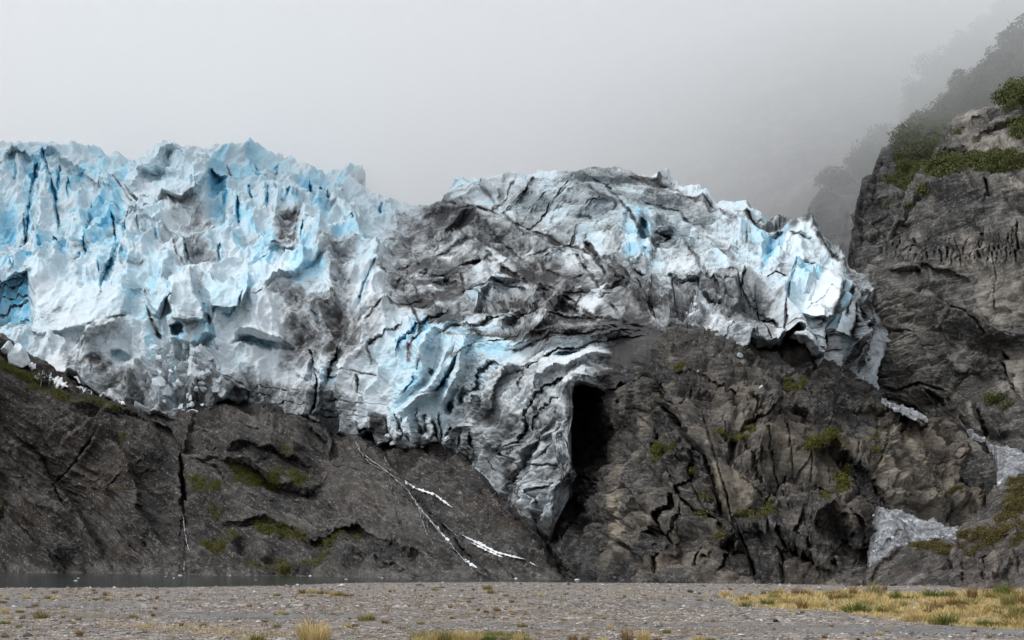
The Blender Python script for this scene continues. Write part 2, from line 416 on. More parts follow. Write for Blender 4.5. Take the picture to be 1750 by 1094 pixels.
sc.cycles.max_bounces = 10; sc.cycles.diffuse_bounces = 3; sc.cycles.glossy_bounces = 2; sc.cycles.volume_bounces = 8; sc.cycles.transmission_bounces = 2
# ---------------------------------------------------------------- the glacier
G_TOP = [(-40,256),(-10,248),(15,242),(45,248),(72,248),(88,249),(110,258),(140,262),(172,255),(195,264),(222,279),(240,268),(256,252),(283,241),(300,243),(312,247),(330,247),(370,250),(405,257),(440,255),(480,262),(520,280),(560,296),(600,298),(612,294),(625,308),(650,336),(672,341),(690,356),(720,358),(748,346),(765,338),(780,302),(786,300),(800,310),(840,309),(860,303),(900,294),(920,284),(960,292),(990,289),(1040,292),(1080,291),(1120,300),(1150,312),(1180,325),(1210,340),(1250,348),(1275,346),(1290,363),(1330,378),(1370,394),(1400,406),(1430,428),(1445,444),(1465,464),(1485,476),(1494,486),(1500,540),(1506,600)]
G_BOT = [(-40,560),(0,588),(60,640),(130,656),(200,692),(230,702),(300,716),(345,722),(375,695),(420,690),(432,700),(450,700),(500,716),(528,722),(552,738),(600,754),(622,750),(628,740),(648,742),(655,768),(672,756),(690,772),(720,772),(738,760),(760,762),(790,790),(830,832),(860,876),(880,902),(900,928),(925,965),(945,985),(960,975),(966,900),(972,850),(976,812),(980,690),(987,668),(1000,661),(1045,664),(1050,652),(1090,657),(1124,657),(1128,602),(1140,592),(1190,594),(1210,602),(1232,600),(1238,622),(1256,630),(1278,622),(1284,596),(1330,590),(1340,584),(1352,600),(1400,630),(1440,646),(1465,658),(1490,672),(1506,676)]
G_CT = [(-40,600,345),(150,660,345),(350,718,333),(500,718,328),(640,755,318),(760,762,302),(860,845,276),(945,960,258),(960,850,252),(975,670,262),(1050,655,252),(1125,630,244),(1250,605,242),(1400,630,246),(1500,665,262),
        (-40,450,392),(200,450,385),(400,470,372),(600,500,355),(750,560,325),(900,560,298),(1100,520,275),(1300,480,275),(1440,520,263),(1495,560,276),(200,600,352),(400,620,346),(550,640,335),(700,680,310),(850,700,284),
        (-40,247,475),(200,270,480),(285,240,462),(450,258,505),(600,300,520),(700,352,525),(780,306,455),(920,288,425),(1080,292,405),(1200,340,382),(1300,370,352),(1400,410,322),(1485,480,288),(1200,420,318),(950,420,365),(600,400,430),(250,360,425)]
G_CT = [(a, b, 320 + (c - 320) * (.72 if c > 320 else 1)) for a, b, c in G_CT]
g = Sheet(-110, 1506, 1.12, 440, low=240, cf=.78, top=G_TOP, bot=G_BOT, ctrl=G_CT, warp=3.2, wsc=26, jag=2.6, seed=3)
# colder blue ice on the left, paler towards the crest; rougher rubble low on the left
g.po('P', '-60,230 420,240 700,350 640,470 420,520 330,580 180,560 -60,620', blue=.15, w=60)
g.po('P', '640,600 760,520 900,560 860,640 760,720 670,720', blue=.22, w=40)
g.po('P', '1080,330 1440,400 1480,560 1380,560 1060,480', blue=.16, w=40)
# debris-covered band and dirty foot (rock dust carried by the ice), with the shade of one gap painted in
g.po('B', '520,380 620,340 720,300 860,280 960,340 1110,410 1250,470 1420,520 1500,620 1600,740 1750,800 1800,900 1560,960 1300,900 1060,790 880,840 740,830 560,830 430,660', dirt=.46, w=30, rough=.42)
g.po('B', '700,300 870,285 950,340 1060,420 860,440 760,470 700,400', dirt=.78, w=16)
g.po('B', '480,600 620,560 720,590 860,640 860,760 800,830 580,820 460,720', dirt=.66, w=22)
g.po('B', '1060,780 1290,820 1560,860 1750,900 1750,960 1500,960 1200,930', dirt=.66, w=24)
g.po('C', '150,520 340,640 600,640 880,720 960,860 700,960 340,960 120,900 -40,760', dirt=.55, w=40)
g.po('C', '60,860 300,840 540,860 560,980 420,1000 200,1000 0,960', dirt=.80, w=22)
g.po('C', '-60,120 180,110 350,170 640,330 560,360 330,290 200,220 -60,260', dirt=.52, w=16)
g.po('C', '530,340 760,380 720,520 600,620 540,520', dirt=.42, w=14)
g.po('C', '720,480 880,500 860,660 700,640', dirt=.25, w=14)
g.po('C', '1270,560 1450,660 1440,860 1400,1094 1330,1094 1380,860 1330,700', dirt=.42, w=18)
g.po('C', '940,860 1330,960 1320,1094 1080,1040 920,960', dirt=.20, w=16)
g.po('C', '560,880 960,860 1000,1060 760,1094 540,1060', dirt=.40, w=20)
g.po('B', '-40,740 170,760 330,800 500,860 420,1094 -40,1094', dirt=.36, w=30)
g.po('D', '1160,420 1560,470 1780,500 1780,760 1240,600 1080,600', dirt=.45, w=22)
g.po('D', '1250,560 1560,600 1780,640 1780,780 1560,690 1300,640', dirt=.75, w=10)
g.po('D', '330,380 480,300 700,440 900,620 800,680 640,560 420,470', dirt=.5, w=22)
g.po('D', '880,480 1120,480 1090,600 980,680 860,600', dirt=.55, w=20)
g.po('D', '460,170 620,130 600,190 420,270 330,260', dirt=.32, w=14)
g.po('E', '-60,470 220,500 330,430 340,560 230,620 -60,620', dirt=.85, w=10)  # shaded gap under the ice overhang painted black along with basal debris
g.po('E', '1440,40 1720,0 1760,180 1660,330 1500,330 1420,200', dirt=.85, w=16, rough=.35)
g.po('E', '930,560 1000,440 1180,380 1240,470 1120,440 1010,560 900,680 860,640', dirt=.42, w=14)
g.po('E', '820,640 1000,700 1040,840 1180,960 1240,820 1260,1094 1000,1094 900,900', dirt=.45, w=22)
g.po('E', '980,960 1180,990 1220,900 1290,1094 1180,1240 1060,1200', dirt=.93, w=14)
g.po('E', '640,480 840,500 980,700 900,820 700,700 620,600', dirt=.36, w=20)
g.po('E', '1030,250 1290,210 1440,140 1420,260 1180,380 1050,420', dirt=.30, w=16)
g.po('A', '850,590 1020,590 1090,740 1000,870 900,740', dirt=.34, w=18)
g.po('A', '640,470 860,480 900,600 850,700 640,640', dirt=.14, w=18)
g.po('A', '760,400 960,380 1080,560 1010,600 860,540', dirt=.25, w=14)
g.po('A', '1330,880 1760,880 1760,1094 1460,1094', dirt=.42, w=16)
g.po('A', '1560,600 1760,640 1760,860 1680,880 1640,700', dirt=.35, w=18)
g.po('A', '1360,480 1490,480 1470,640 1400,650', dirt=.6, w=10)
for s_, w_, q in (('860,600 880,680 920,760 960,800', 10, .8), ('970,610 968,720', 6, .85), ('1020,620 1022,690', 5, .8), ('640,370 700,420 750,460', 9, .8), ('520,300 600,350 690,460', 8, .55), ('700,400 730,460', 6, .8),
                  ('30,220 80,210 120,240', 10, .5), ('430,280 480,300 500,360', 9, .5), ('660,280 700,240 760,210', 6, .4), ('1180,560 1110,580 1040,600', 7, .5), ('640,780 600,740 740,760', 14, .35), ('1350,920 1440,910 1600,915 1740,940', 14, .6),
                  ('1640,640 1700,700 1750,760', 14, .6), ('1440,1000 1520,1020 1600,990', 16, .5), ('450,1050 560,1000 640,980', 16, .5)):
    g.cr('A', s_, w_ / 2.9, .5, dirt=q)
# large forms --------------------------------------------------------------- A: blue icefall
g.cr('A', '205,150 215,200 240,290 265,380 280,450 300,580', 8, 9, blue=.95)
g.cr('A', '195,250 175,350 160,430 150,520 130,610 90,650', 11, 8, blue=.85)
g.cr('A', '80,260 75,300 70,330', 6, 3, blue=.6); g.cr('A', '120,520 130,600 100,650', 7, 6, blue=1.)
g.cr('A', '460,440 450,520 440,580', 6, 3.5, blue=.8); g.cr('A', '625,520 610,650 580,720 540,800 510,865', 9, 7, blue=.92)
g.cr('A', '600,480 590,600 575,700', 16, 2, blue=.55, spread=2.2); g.cr('A', '505,700 508,800', 3, 3, blue=.9); g.cr('A', '410,700 405,740', 7, 3, blue=.8)
g.cr('A', '205,640 195,600 215,680', 7, 2, blue=.6)
g.ri('A', '210,310 200,420 185,560 190,690', 7, 22, 6); g.ri('A', '20,230 60,180 130,170 190,240', 8, 30, 4)
g.ri('A', '180,150 300,190 420,260 520,350 600,410', 8, 60, 5); g.ri('A', '410,350 400,470 410,560', 8, 14, 3); g.ri('A', '480,260 500,320 560,390', 10, 16, 3)
g.bl('A', 1085, 400, 62, 175, -7, blue=.62); g.bl('A', 1060, 320, 40, 70, -3, blue=.75); g.bl('A', 1100, 500, 30, 70, -2, blue=.6)
g.bl('A', 150, 370, 60, 200, -3, blue=.45); g.bl('A', 40, 500, 70, 180, -2, blue=.42); g.bl('A', 60, 250, 30, 60, -2, blue=.6)
g.bl('A', 540, 580, 110, 260, 1, blue=.38); g.bl('A', 330, 690, 40, 60, -3, blue=.5); g.bl('A', 625, 720, 22, 40, -3, blue=.7)
g.ri('A', '845,130 780,200 690,280 660,380', 50, 22, 8); g.ri('A', '845,130 900,190 960,260 970,330', 16, 30, 7); g.ri('A', '720,290 790,250 850,270 950,330', 10, 20, 3)
g.ri('A', '1040,260 1010,300 960,370 880,400 760,400', 26, 8, 6); g.ri('A', '1030,255 1090,265 1140,300', 8, 12, 4)
g.ri('A', '1130,330 1200,400 1260,500 1300,600 1390,660', 24, 10, 6); g.ri('A', '1130,330 1120,430 1140,540', 8, 12, 4)
g.ri('A', '1380,330 1420,400 1500,480 1560,560', 14, 14, 5); g.ri('A', '1380,330 1380,430 1370,480', 7, 9, 4)
g.cr('A', '1135,230 1165,280', 7, 4, blue=.7, dirt=.3); g.cr('A', '1385,200 1375,320', 7, 5, blue=.5); g.cr('A', '1280,220 1280,330', 9, 5, blue=.42); g.cr('A', '1550,320 1560,430', 8, 5, blue=.5)
g.cr('A', '1690,380 1695,450', 7, 4, blue=.5); g.cr('A', '1500,470 1480,560 1465,650', 6, 5, blue=.5); g.bl('A', 1430, 560, 60, 80, -5)
g.cr('A', '1460,640 1400,650 1340,670', 4, 3, dirt=.5); g.ri('A', '1340,680 1410,650 1470,660', 5, 30, 3.5)
g.bl('A', 1600, 480, 50, 60, -2, blue=.5); g.bl('A', 1580, 350, 110, 120, 0, blue=.26); g.bl('A', 1280, 240, 150, 90, 0, blue=.2)
g.ri('A', '1620,620 1540,700 1440,790 1330,885', 26, 12, 6); g.ri('A', '1620,620 1640,760 1670,905', 16, 22, 6); g.bl('A', 1560, 800, 130, 90, 2, rough=.3); g.bl('A', 1590, 750, 40, 30, 0, blue=.25)
g.ri('A', '610,460 700,480 780,520 880,570 905,610', 8, 40, 4); g.ri('A', '610,560 630,640 640,760', 12, 40, 4)
g.st('A', '0,670 90,712 200,742 330,650 370,570', 34, 4, blue=.45); g.ri('A', '370,570 420,590 500,680 510,790', 10, 20, 3)
g.po('A', '165,815 300,790 470,860 560,830 640,900 600,1000 400,1060 180,1094', h=3.5, w=7, rough=.4, c=.2)
g.po('A', '-40,860 150,820 165,900 165,1060 -40,1060', h=-7, w=4, blue=.55)
for s_ in ('-20,890 90,872 155,850', '-20,985 80,962 165,970', '-20,1042 80,1062 165,1052', '20,930 100,920 160,930'): g.cr('A', s_, 4, 4, blue=.85, dirt=.3)
g.po('A', '730,850 760,800 835,835 850,870 780,975 740,930', h=6, w=3, blue=.12, rough=.4, tx=.1)
g.po('A', '850,830 960,800 970,880 1030,960 1030,1020 860,990 835,900', h=7, w=3, blue=.1, c=.35, rough=.35, tx=-.08)
g.po('A', '1040,870 1100,850 1200,860 1240,810 1250,870 1200,950 1060,960', h=6, w=3, blue=.3, c=.15, rough=.4)
g.po('A', '820,980 860,960 1030,1020 1060,1094 1000,1120 840,1094', h=7, w=3, blue=.12, rough=.4)
g.cr('A', '1005,930 1030,990 1025,1040', 8, 7, blue=.8); g.po('A', '850,1035 880,1020 905,1030 910,1065 880,1075 855,1065', h=-5, w=5, blue=.9); g.cr('A', '640,940 650,1000', 6, 2, blue=.4)
g.cr('A', '740,960 760,1030 790,1080', 7, 6, blue=.5, dirt=.4); g.cr('A', '850,830 845,880 800,960', 4, 5, blue=.4); g.cr('A', '1210,880 1180,960 1120,1000', 5, 4, blue=.7)
g.ri('A', '870,710 820,780 800,830', 10, 14, 3); g.cr('A', '730,870 740,940', 6, 5, dirt=.3); g.bl('A', 690, 930, 60, 90, -4, blue=.2)
# B: the saddle and debris band
for s_, a_, b_, h_ in (('330,130 400,200 480,330 525,440', 12, 26, 4), ('230,310 300,400 320,420', 9, 9, 4), ('230,310 140,400 110,480', 9, 12, 4), ('130,180 190,290 240,310', 8, 10, 4), ('60,100 110,190 130,390', 9, 12, 4),
                        ('470,260 500,330 520,410', 7, 9, 3), ('380,420 440,470 510,540', 10, 18, 3), ('160,480 60,590 0,650', 10, 8, 3), ('200,220 190,300', 8, 8, 3), ('430,240 480,280', 8, 8, 2.5), ('300,340 350,400 360,460', 7, 7, 3)):
    g.ri('B', s_, a_, b_, h_)
for s_ in ('90,150 100,260', '330,300 335,360', '440,290 430,350', '270,390 300,420', '170,250 160,330'): g.cr('B', s_, 6, 4, blue=.5)
g.st('B', '600,370 700,320 780,285 870,282 960,335 1100,402 1250,465 1400,510', 60, 9, dirt=.55)
g.st('B', '560,640 640,560 720,470 840,440 940,482 1030,530 1130,590 1215,650', 60, 9, dirt=.8)
g.st('B', '850,780 870,690 950,650 1020,635 1120,660 1250,690 1380,685 1470,720 1540,780', 50, 9, dirt=.75)
g.st('B', '730,930 830,840 950,800 1050,770 1150,780 1300,835 1450,830', 46, 9, dirt=.7)
g.st('B', '700,940 860,962 960,945 1040,930 1200,900', 30, 4, dirt=.6); g.st('B', '1240,560 1340,530 1440,540 1480,580', 16, 4, dirt=.5)
g.po('B', '880,520 1000,500 1130,600 1170,660 900,690 860,640', h=2, w=8, dirt=0, rough=.35); g.mul('B', '880,520 1000,500 1130,600 1150,650 900,680', 10, r=.35)
g.mul('B', '930,690 1040,660 1240,700 1240,780 1040,760 880,780', 12, r=.55); g.mul('B', '900,860 1040,790 1060,900 980,930', 10, r=.5); g.mul('B', '1280,540 1430,540 1440,590 1300,580', 6, r=.3)
g.mul('B', '1450,800 1540,770 1560,800 1470,850', 6, r=.2); g.mul('B', '620,480 740,470 760,540 640,540', 10, r=.5); g.mul('B', '640,640 700,600 720,640 660,700', 8, r=.6)
g.po('B', '1180,960 860,962 820,1040 900,1100 1060,1060', blue=.42, w=12); g.po('B', '880,690 960,670 1020,760 860,780', blue=.3, w=10)
g.po('B', '640,420 760,330 900,300 1000,380 960,440 840,420 740,500 660,580', dirt=.62, w=16); g.po('B', '1080,560 1260,560 1330,680 1260,780 1160,700', dirt=.72, w=14); g.po('B', '640,700 860,700 860,820 760,860 620,800', dirt=.68, w=14); g.po('B', '1040,820 1300,850 1330,930 1120,960 1040,900', dirt=.66, w=14)
for s_, w_, q in (('700,600 720,520 780,420', 10, .85), ('980,330 1060,370 1160,430', 7, .8), ('480,560 560,620 600,700', 12, .75), ('1100,560 1170,610 1210,660', 13, .95), ('700,680 720,640 840,640 860,700', 12, .9),
                  ('1250,690 1260,770 1330,830', 10, .85), ('860,860 900,920 940,950', 9, .8), ('1450,480 1500,540 1540,600', 13, .95), ('1560,270 1500,270 1470,330', 9, .85), ('1380,180 1450,230 1600,280', 8, .8), ('1400,350 1470,345 1500,370', 14, .75),
                  ('1250,550 1260,620 1340,640', 14, .7), ('560,840 640,800 760,760', 9, .55), ('820,830 850,720 840,640', 8, .75), ('1300,680 1400,640 1500,640', 8, .55), ('1000,820 1100,840 1180,880 1250,960', 9, .7), ('1540,780 1640,760 1700,660', 9, .6),
                  ('210,560 240,620 290,680', 10, .6), ('410,640 470,670 560,640', 9, .8), ('600,600 580,480 520,420', 10, .55), ('960,220 990,260', 14, .55)):
    g.cr('B', s_, w_ / 2., 1.6, dirt=q)
for k_ in range(16):
    x_ = 1080 + k_ * 44; y_ = 110 + (k_ % 4) * 60 + k_ * 6
    g.cr('B', f'{x_},{y_} {x_-70},{y_+70} {x_-150},{y_+110 + (k_%3)*20}', 2.6, .8, dirt=.35 + .1 * (k_ % 3))
g.cr('B', '395,630 360,690 320,775', 6, 6, blue=.9, dirt=.2); g.cr('B', '745,815 680,850 620,900 580,960 545,1060', 8, 9, blue=.92)
g.cr('B', '700,850 640,920 600,1000', 16, 3, blue=.5, spread=2); g.ri('B', '830,850 760,880 700,940 650,1000 610,1090', 12, 10, 5); g.ri('B', '860,960 840,1030 780,1110', 8, 14, 4)
g.ri('B', '480,740 400,760 330,810 340,860', 8, 26, 3); g.cr('B', '120,850 125,880', 6, 3, blue=.6); g.cr('B', '215,1000 200,1080', 5, 3, blue=.9); g.cr('B', '80,1020 110,1090', 6, 4, blue=.7, dirt=.4)
g.cr('B', '420,1110 430,1020 560,900', 3, 3, dirt=.5)
for s_, a_, b_, h_ in (('530,400 600,370 700,400 760,470', 14, 20, 4), ('610,490 650,450 740,480 765,560', 14, 24, 4), ('620,650 660,600 720,640 705,700', 10, 16, 4), ('720,670 770,640 850,680 840,740', 10, 18, 4), ('1010,635 950,720 880,800', 26, 12, 5), ('1010,635 1000,740 1035,800', 10, 22, 4), ('940,480 880,560 800,640', 20, 16, 5), ('940,480 960,560 1010,640', 10, 24, 4), ('860,290 800,380 760,470', 24, 12, 4), ('960,335 980,400 1040,470', 10, 26, 4),
                        ('1110,765 1090,830 1030,930', 14, 14, 4), ('1380,690 1340,760 1290,820', 14, 14, 4), ('1250,690 1200,760 1180,800', 12, 14, 3), ('1300,840 1200,900 1060,990', 14, 18, 4), ('1450,560 1400,620 1380,680', 10, 14, 3), ('1600,640 1560,720 1540,780', 12, 14, 3)): g.ri('B', s_, a_, b_, h_)
g.st('B', '1060,1000 1200,940 1400,905 1700,865', 26, 5, dirt=.75); g.st('B', '1130,1070 1300,965 1500,925 1720,885', 22, 4, dirt=.7); g.st('B', '840,850 890,890 950,955', 22, 4, dirt=.7); g.st('B', '430,660 520,640 600,700 640,780', 26, 5, dirt=.6); g.st('B', '520,470 580,520 640,600', 20, 4, dirt=.6)
g.po('C', '-40,130 180,110 350,180 540,320 560,420 330,300 200,300 60,330 -60,480 -200,480 -60,240', dirt=.26, w=30)
g.po('C', '-60,120 180,110 350,170 640,330 900,400 1240,530 1000,470 900,430 760,400 740,560 540,600 330,520 160,520 0,420 -300,480 -420,260 -200,160', dirt=.27, rough=.5, w=16); g.po('C', '-200,140 180,110 640,330 1000,400 1240,530 1000,620 700,620 300,560 -40,470 -420,300', blue=.22, w=30)
g.mul('C', '180,280 330,280 350,560 200,560', 10, r=.25)
g.po('P', '1446,470 1512,470 1520,690 1452,668', dirt=.22, w=10, rough=1.1)
for s_ in ('1470,490 1462,540 1450,600', '1484,500 1480,560 1466,640', '1494,530 1490,600 1480,670', '1456,480 1446,540'): g.cr('P', s_, 5, 4, dirt=.9)
for k_ in range(14):
    x_ = 150 - k_ * 42; y_ = 150 + (k_ * 37) % 110
    g.cr('C', f'{x_},{y_} {x_-60},{y_+70} {x_-110},{y_+150}', 4, .9, dirt=.42 + .1 * (k_ % 3))
g.po('E', '700,200 1000,210 1300,260 1230,480 1250,760 1150,1000 980,900 820,640 640,480', dirt=.28, w=24, rough=1.35)
g.po('P', '955,650 990,628 1050,622 1130,590 1140,640 1128,672 1040,680 990,690 975,740 966,720', dirt=.72, w=9, rough=1.1)
# long dark debris bands that follow the flow, bending down towards the cave and the right
for s_, w_ in (('690,400 740,370 800,350 850,365 920,400 1000,430 1050,440', 6), ('650,470 700,460 760,440 800,410 860,420 900,450 940,480', 7), ('700,480 760,470 830,440 890,470 960,520 1040,560', 7), ('640,540 700,520 780,500 840,480 900,500 1000,510 1080,490', 6), ('760,560 840,540 930,540 1010,545 1100,550 1160,560', 7), ('860,600 940,575 1020,565 1100,560', 5), ('980,430 1010,470 1040,520 1080,560', 6), ('1050,440 1090,480 1120,540', 6),
               ('1000,300 1060,340 1100,400 1140,440', 5), ('1100,340 1160,360 1210,400', 5), ('1160,400 1200,460 1220,500 1300,540', 6), ('1040,294 1120,307 1200,347 1290,372 1380,402 1440,447 1480,482', 6), ('1200,480 1260,500 1340,560', 5), ('700,440 690,500 720,560 700,620', 5), ('820,420 860,460 930,490 1010,540 1090,575', 6), ('760,620 830,590 900,560 960,555', 4), ('620,560 660,520 690,470', 5), ('880,640 960,600 1050,580', 4), ('1000,380 960,430 900,440', 4), ('920,300 880,350 850,365', 3), ('980,300 930,370 890,400', 3)):
    g.cr('P', s_, w_, 1.9, dirt=1., spread=1.5)
for s_, d_ in (('300,250 290,400', 5), ('350,300 345,420', 5), ('560,480 575,620', 5), ('700,520 690,640', 4), ('930,620 940,760', 5), ('1180,420 1190,520', 5), ('1240,340 1260,420', 5), ('1320,360 1330,460', 6), ('1420,360 1430,440', 4), ('1600,330 1610,400', 5), ('60,740 80,800', 4), ('420,580 430,700', 6), ('270,600 330,700', 4), ('1100,640 1090,720', 5), ('780,560 790,640', 4), ('1510,560 1500,640', 5)):
    g.cr('A', s_, 6, d_ * 1.3, blue=.8, spread=1.8)
# C: the right-hand lobe
g.st('C', '-20,195 70,250 130,265 185,295', 30, 3, dirt=.8); g.po('C', '190,290 250,278 310,330 330,520 230,560 160,500', h=4, w=6, blue=.28)
g.bl('C', 292, 420, 30, 95, -7, blue=.85); g.ri('C', '200,300 170,400 200,480 240,600', 18, 9, 4); g.ri('C', '255,280 310,370 330,450 318,570', 5, 9, 4)
g.bl('C', 400, 480, 75, 80, -6, dirt=.35, blue=.3); g.ri('C', '330,300 430,400 490,480 520,510', 16, 9, 5, dirt=.5); g.bl('C', 460, 420, 40, 70, -3, rot=40, blue=.6)
g.st('C', '520,510 520,450 545,330', 40, 5, dirt=.3); g.st('C', '710,540 740,470 770,370', 40, 5, dirt=.4); g.cr('C', '330,560 420,440 340,420', 5, 3, dirt=.7)
g.po('C', '885,620 900,500 960,420 1000,460 950,560', h=-6, w=6, blue=.72); g.ri('C', '990,465 940,560 895,640', 14, 20, 5); g.ri('C', '990,462 1100,470 1170,530 1185,570', 8, 26, 4)
for k_ in range(13):
    x_ = 545 + k_ * 24
    g.cr('C', f'{x_},{355 + (k_%3)*14 + k_*4} {x_-4},{430 + (k_%4)*20} {x_-6},{480 + (k_%5)*18}', 2.6, .5, dirt=.6 if k_ % 2 else .4)
g.po('C', '920,480 1010,460 1110,480 1170,540 1040,600 960,560', c=.35, w=8); g.po('C', '970,560 1030,640 1000,720 860,700 920,620', h=3.5, w=3, dirt=.26, rough=.4)
g.cr('C', '1180,555 1100,575 1050,620 1010,760 990,840', 6, 5, blue=.6, dirt=.2); g.ri('C', '1170,565 1130,660 1080,770', 14, 14, 4, c=.3)
g.po('C', '1190,640 1230,635 1285,680 1270,760 1250,830 1180,870 1080,850 1090,780', h=6, w=3, c=.7, rough=.45, tx=.1); g.st('C', '1240,860 1270,770 1290,670', 40, -3, dirt=.6)
g.po('C', '1310,780 1365,770 1370,830 1330,960 1250,920 1270,830', h=5, w=3, c=.6, rough=.2); g.cr('C', '1250,700 1200,740 1100,830', 2, 1, blue=.3)
g.ri('C', '1440,690 1420,800 1440,870 1380,960 1350,1100', 12, 10, 5); g.ri('C', '1390,720 1400,850 1340,1000 1320,1100', 10, 10, 4)
for s_ in ('1410,700 1415,840 1370,960 1340,1094', '1430,760 1425,860 1390,960', '1340,690 1310,760', '1380,640 1420,680', '1445,880 1400,1000 1395,1094', '1380,900 1350,1000 1330,1094'): g.cr('C', s_, 4, 3, dirt=.85)
g.po('C', '375,610 410,550 490,520 540,550 580,640 560,680 480,660 430,630', h=5, w=4, c=.6, rough=.9, blue=.12); g.ri('C', '400,560 470,590 550,640', 7, 9, 2.5); g.bl('C', 500, 540, 40, 30, 2, blue=.4)
g.po('C', '440,780 480,740 560,760 600,830 540,870 500,860', h=2, w=5, c=.85, rough=2.2)
g.po('C', '90,560 110,545 150,580 170,570 220,640 150,620', h=4, w=3, c=.6, rough=.5); g.po('C', '0,640 120,650 190,690 60,740 -20,730', h=3, w=5, c=.35); g.po('C', '220,530 260,505 310,560 300,610 230,600', h=3, w=4, c=.25, blue=.2)
for s_, w_ in (('340,640 310,740 350,850', 4), ('440,650 430,740 480,860', 5), ('600,650 620,700 680,745', 9), ('240,640 290,720 330,830', 5), ('660,640 640,700', 5), ('310,640 240,600', 5), ('740,600 720,640 790,660', 6), ('830,680 780,740 850,790', 5),
               ('0,480 60,540 100,620', 12), ('560,660 570,720', 6), ('870,700 940,650 1000,680', 4), ('720,660 770,700 780,760', 4), ('850,760 870,840 960,870', 5), ('990,830 1000,960', 5)):
    g.cr('C', s_, w_ / 1.6, 3.5, dirt=.85)
for s_, a_, b_, h_ in (('330,650 340,730 300,800', 8, 10, 4), ('400,660 420,740 410,860', 8, 12, 4), ('690,690 680,760', 8, 8, 3), ('790,680 850,750', 8, 10, 3), ('640,760 700,800 720,850', 8, 10, 3), ('200,640 260,740 280,800', 7, 8, 3), ('560,770 640,760 690,790', 8, 14, 3)): g.ri('C', s_, a_, b_, h_)
for s_ in ('1060,880 1200,930 1300,985', '1050,920 1150,960 1280,1040', '1040,950 1120,1000 1220,1070', '1080,1000 1180,1080', '1130,900 1300,950', '1000,900 1100,960 1190,1040', '1060,860 1180,890 1250,930'): g.cr('C', s_, 3, 1.4, dirt=.5)
g.cr('C', '1230,860 1190,930 1200,1000', 4, 4, dirt=.9); g.cr('C', '1130,960 1150,1040 1140,1070', 5, 5, dirt=.9); g.cr('C', '600,1000 680,1040 700,950 800,900', 4, 4, dirt=.8); g.cr('C', '900,870 930,960 980,960', 4, 4, dirt=.7)
g.bl('C', 1010, 965, 50, 24, -8, dirt=1); g.bl('C', 825, 1000, 22, 26, -7, dirt=1); g.cr('C', '700,950 680,1000 640,1020', 4, 3, dirt=.7); g.bl('C', 555, 985, 70, 16, -5, dirt=.9); g.bl('C', 690, 1020, 40, 20, -5, dirt=.9)  # small caves and hollows: their inner shade is painted black into the ice
g.po('C', '690,930 800,900 860,930 820,980 740,1000 680,990', h=4, w=4, rough=1.2); g.mul('C', '690,930 800,900 860,930 820,980 740,1000 680,1094 760,1094 830,1040', 8, r=.5)
g.st('C', '-20,120 180,122 350,180 520,250 640,330 760,382 900,402 1000,402 1100,442 1200,500 1260,542 1335,605 1400,655', 26, 4, dirt=.75)
g.st('C', '600,150 700,270 800,280 860,350', 14, 3, dirt=.4)
# D: rubble and foot on the left
g.st('D', '1165,235 1220,195 1320,188 1400,215 1435,255', 20, 5, c=.2); g.bl('D', 1300, 258, 130, 26, -6, blue=.35)
g.cr('D', '1540,280 1565,340 1590,400 1615,470 1580,560 1555,630', 5, 9, blue=.35, dirt=.7, spread=1.2); g.cr('D', '1675,265 1662,340 1660,400 1650,475', 5, 7, blue=.85, spread=1.3); g.cr('D', '1100,452 1250,470 1235,550', 3, 4, dirt=.6)
g.ri('D', '640,135 500,160 400,250', 8, 26, 4, c=.3); g.cr('D', '470,330 472,440', 4, 2, dirt=.7); g.bl('D', 585, 290, 46, 30, -4, blue=.28); g.po('D', '170,400 300,320 350,350 330,450 270,470', h=2, w=5, c=.9, rough=.5)
g.po('D', '380,470 450,450 560,470 630,530 620,560 540,540', h=2, w=5, c=.85, rough=.5); g.po('D', '760,260 1010,250 1110,300 1100,430 1140,520 1000,540 800,520 640,430', w=20, rough=2.6, c=.25); g.po('D', '1100,400 1210,400 1250,480 1130,520', h=4, w=4, c=.3)
for s_ in ('1260,480 1400,470 1500,500', '1300,560 1450,540 1560,580', '1250,520 1380,520', '1560,620 1750,610', '1600,560 1750,540', '1480,420 1560,470'): g.cr('D', s_, 3, 1.2, dirt=.55)
g.ri('D', '1560,300 1540,380 1560,450', 12, 6, 2.5); g.st('D', '1220,560 1300,600 1450,640 1560,650', 12, 4)
# E: blue ribs above the cave and the tongue
g.ri('E', '560,60 500,140 490,250 440,320 390,365', 12, 16, 5); g.cr('E', '495,190 470,280 420,355', 8, 6, blue=.75); g.ri('E', '640,100 590,260 540,340 470,380', 16, 16, 6)
g.cr('E', '690,175 640,270 585,340 545,352', 9, 8, blue=.9); g.ri('E', '730,100 690,250 620,350 600,420', 12, 14, 6); g.cr('E', '880,215 800,260 770,330 720,370 690,420', 10, 9, blue=.72)
g.cr('E', '960,205 870,215 800,270', 6, 7, blue=.7, dirt=.2); g.bl('E', 642, 425, 22, 34, -6, blue=.75); g.cr('E', '720,330 690,370 700,420', 8, 6, blue=.75); g.ri('E', '745,330 735,400 770,470', 7, 9, 4); g.bl('E', 540, 250, 12, 18, -3, blue=.7)
g.ri('E', '990,222 900,250 840,330 800,450', 22, 9, 6); g.ri('E', '560,350 470,400 420,460', 10, 16, 4, c=.35); g.bl('E', 1240, 165, 70, 16, -5, rot=-18, blue=.5); g.bl('E', 1330, 110, 60, 14, -3, rot=-18, blue=.4)
g.bl('E', 800, 130, 110, 70, 0, blue=.4); g.bl('E', 580, 200, 60, 150, 0, blue=.22)
g.ri('E', '1440,125 1280,205 1150,230 1090,290 1030,390', 14, 12, 4); g.ri('E', '1420,230 1280,290 1180,360', 10, 20, 4)
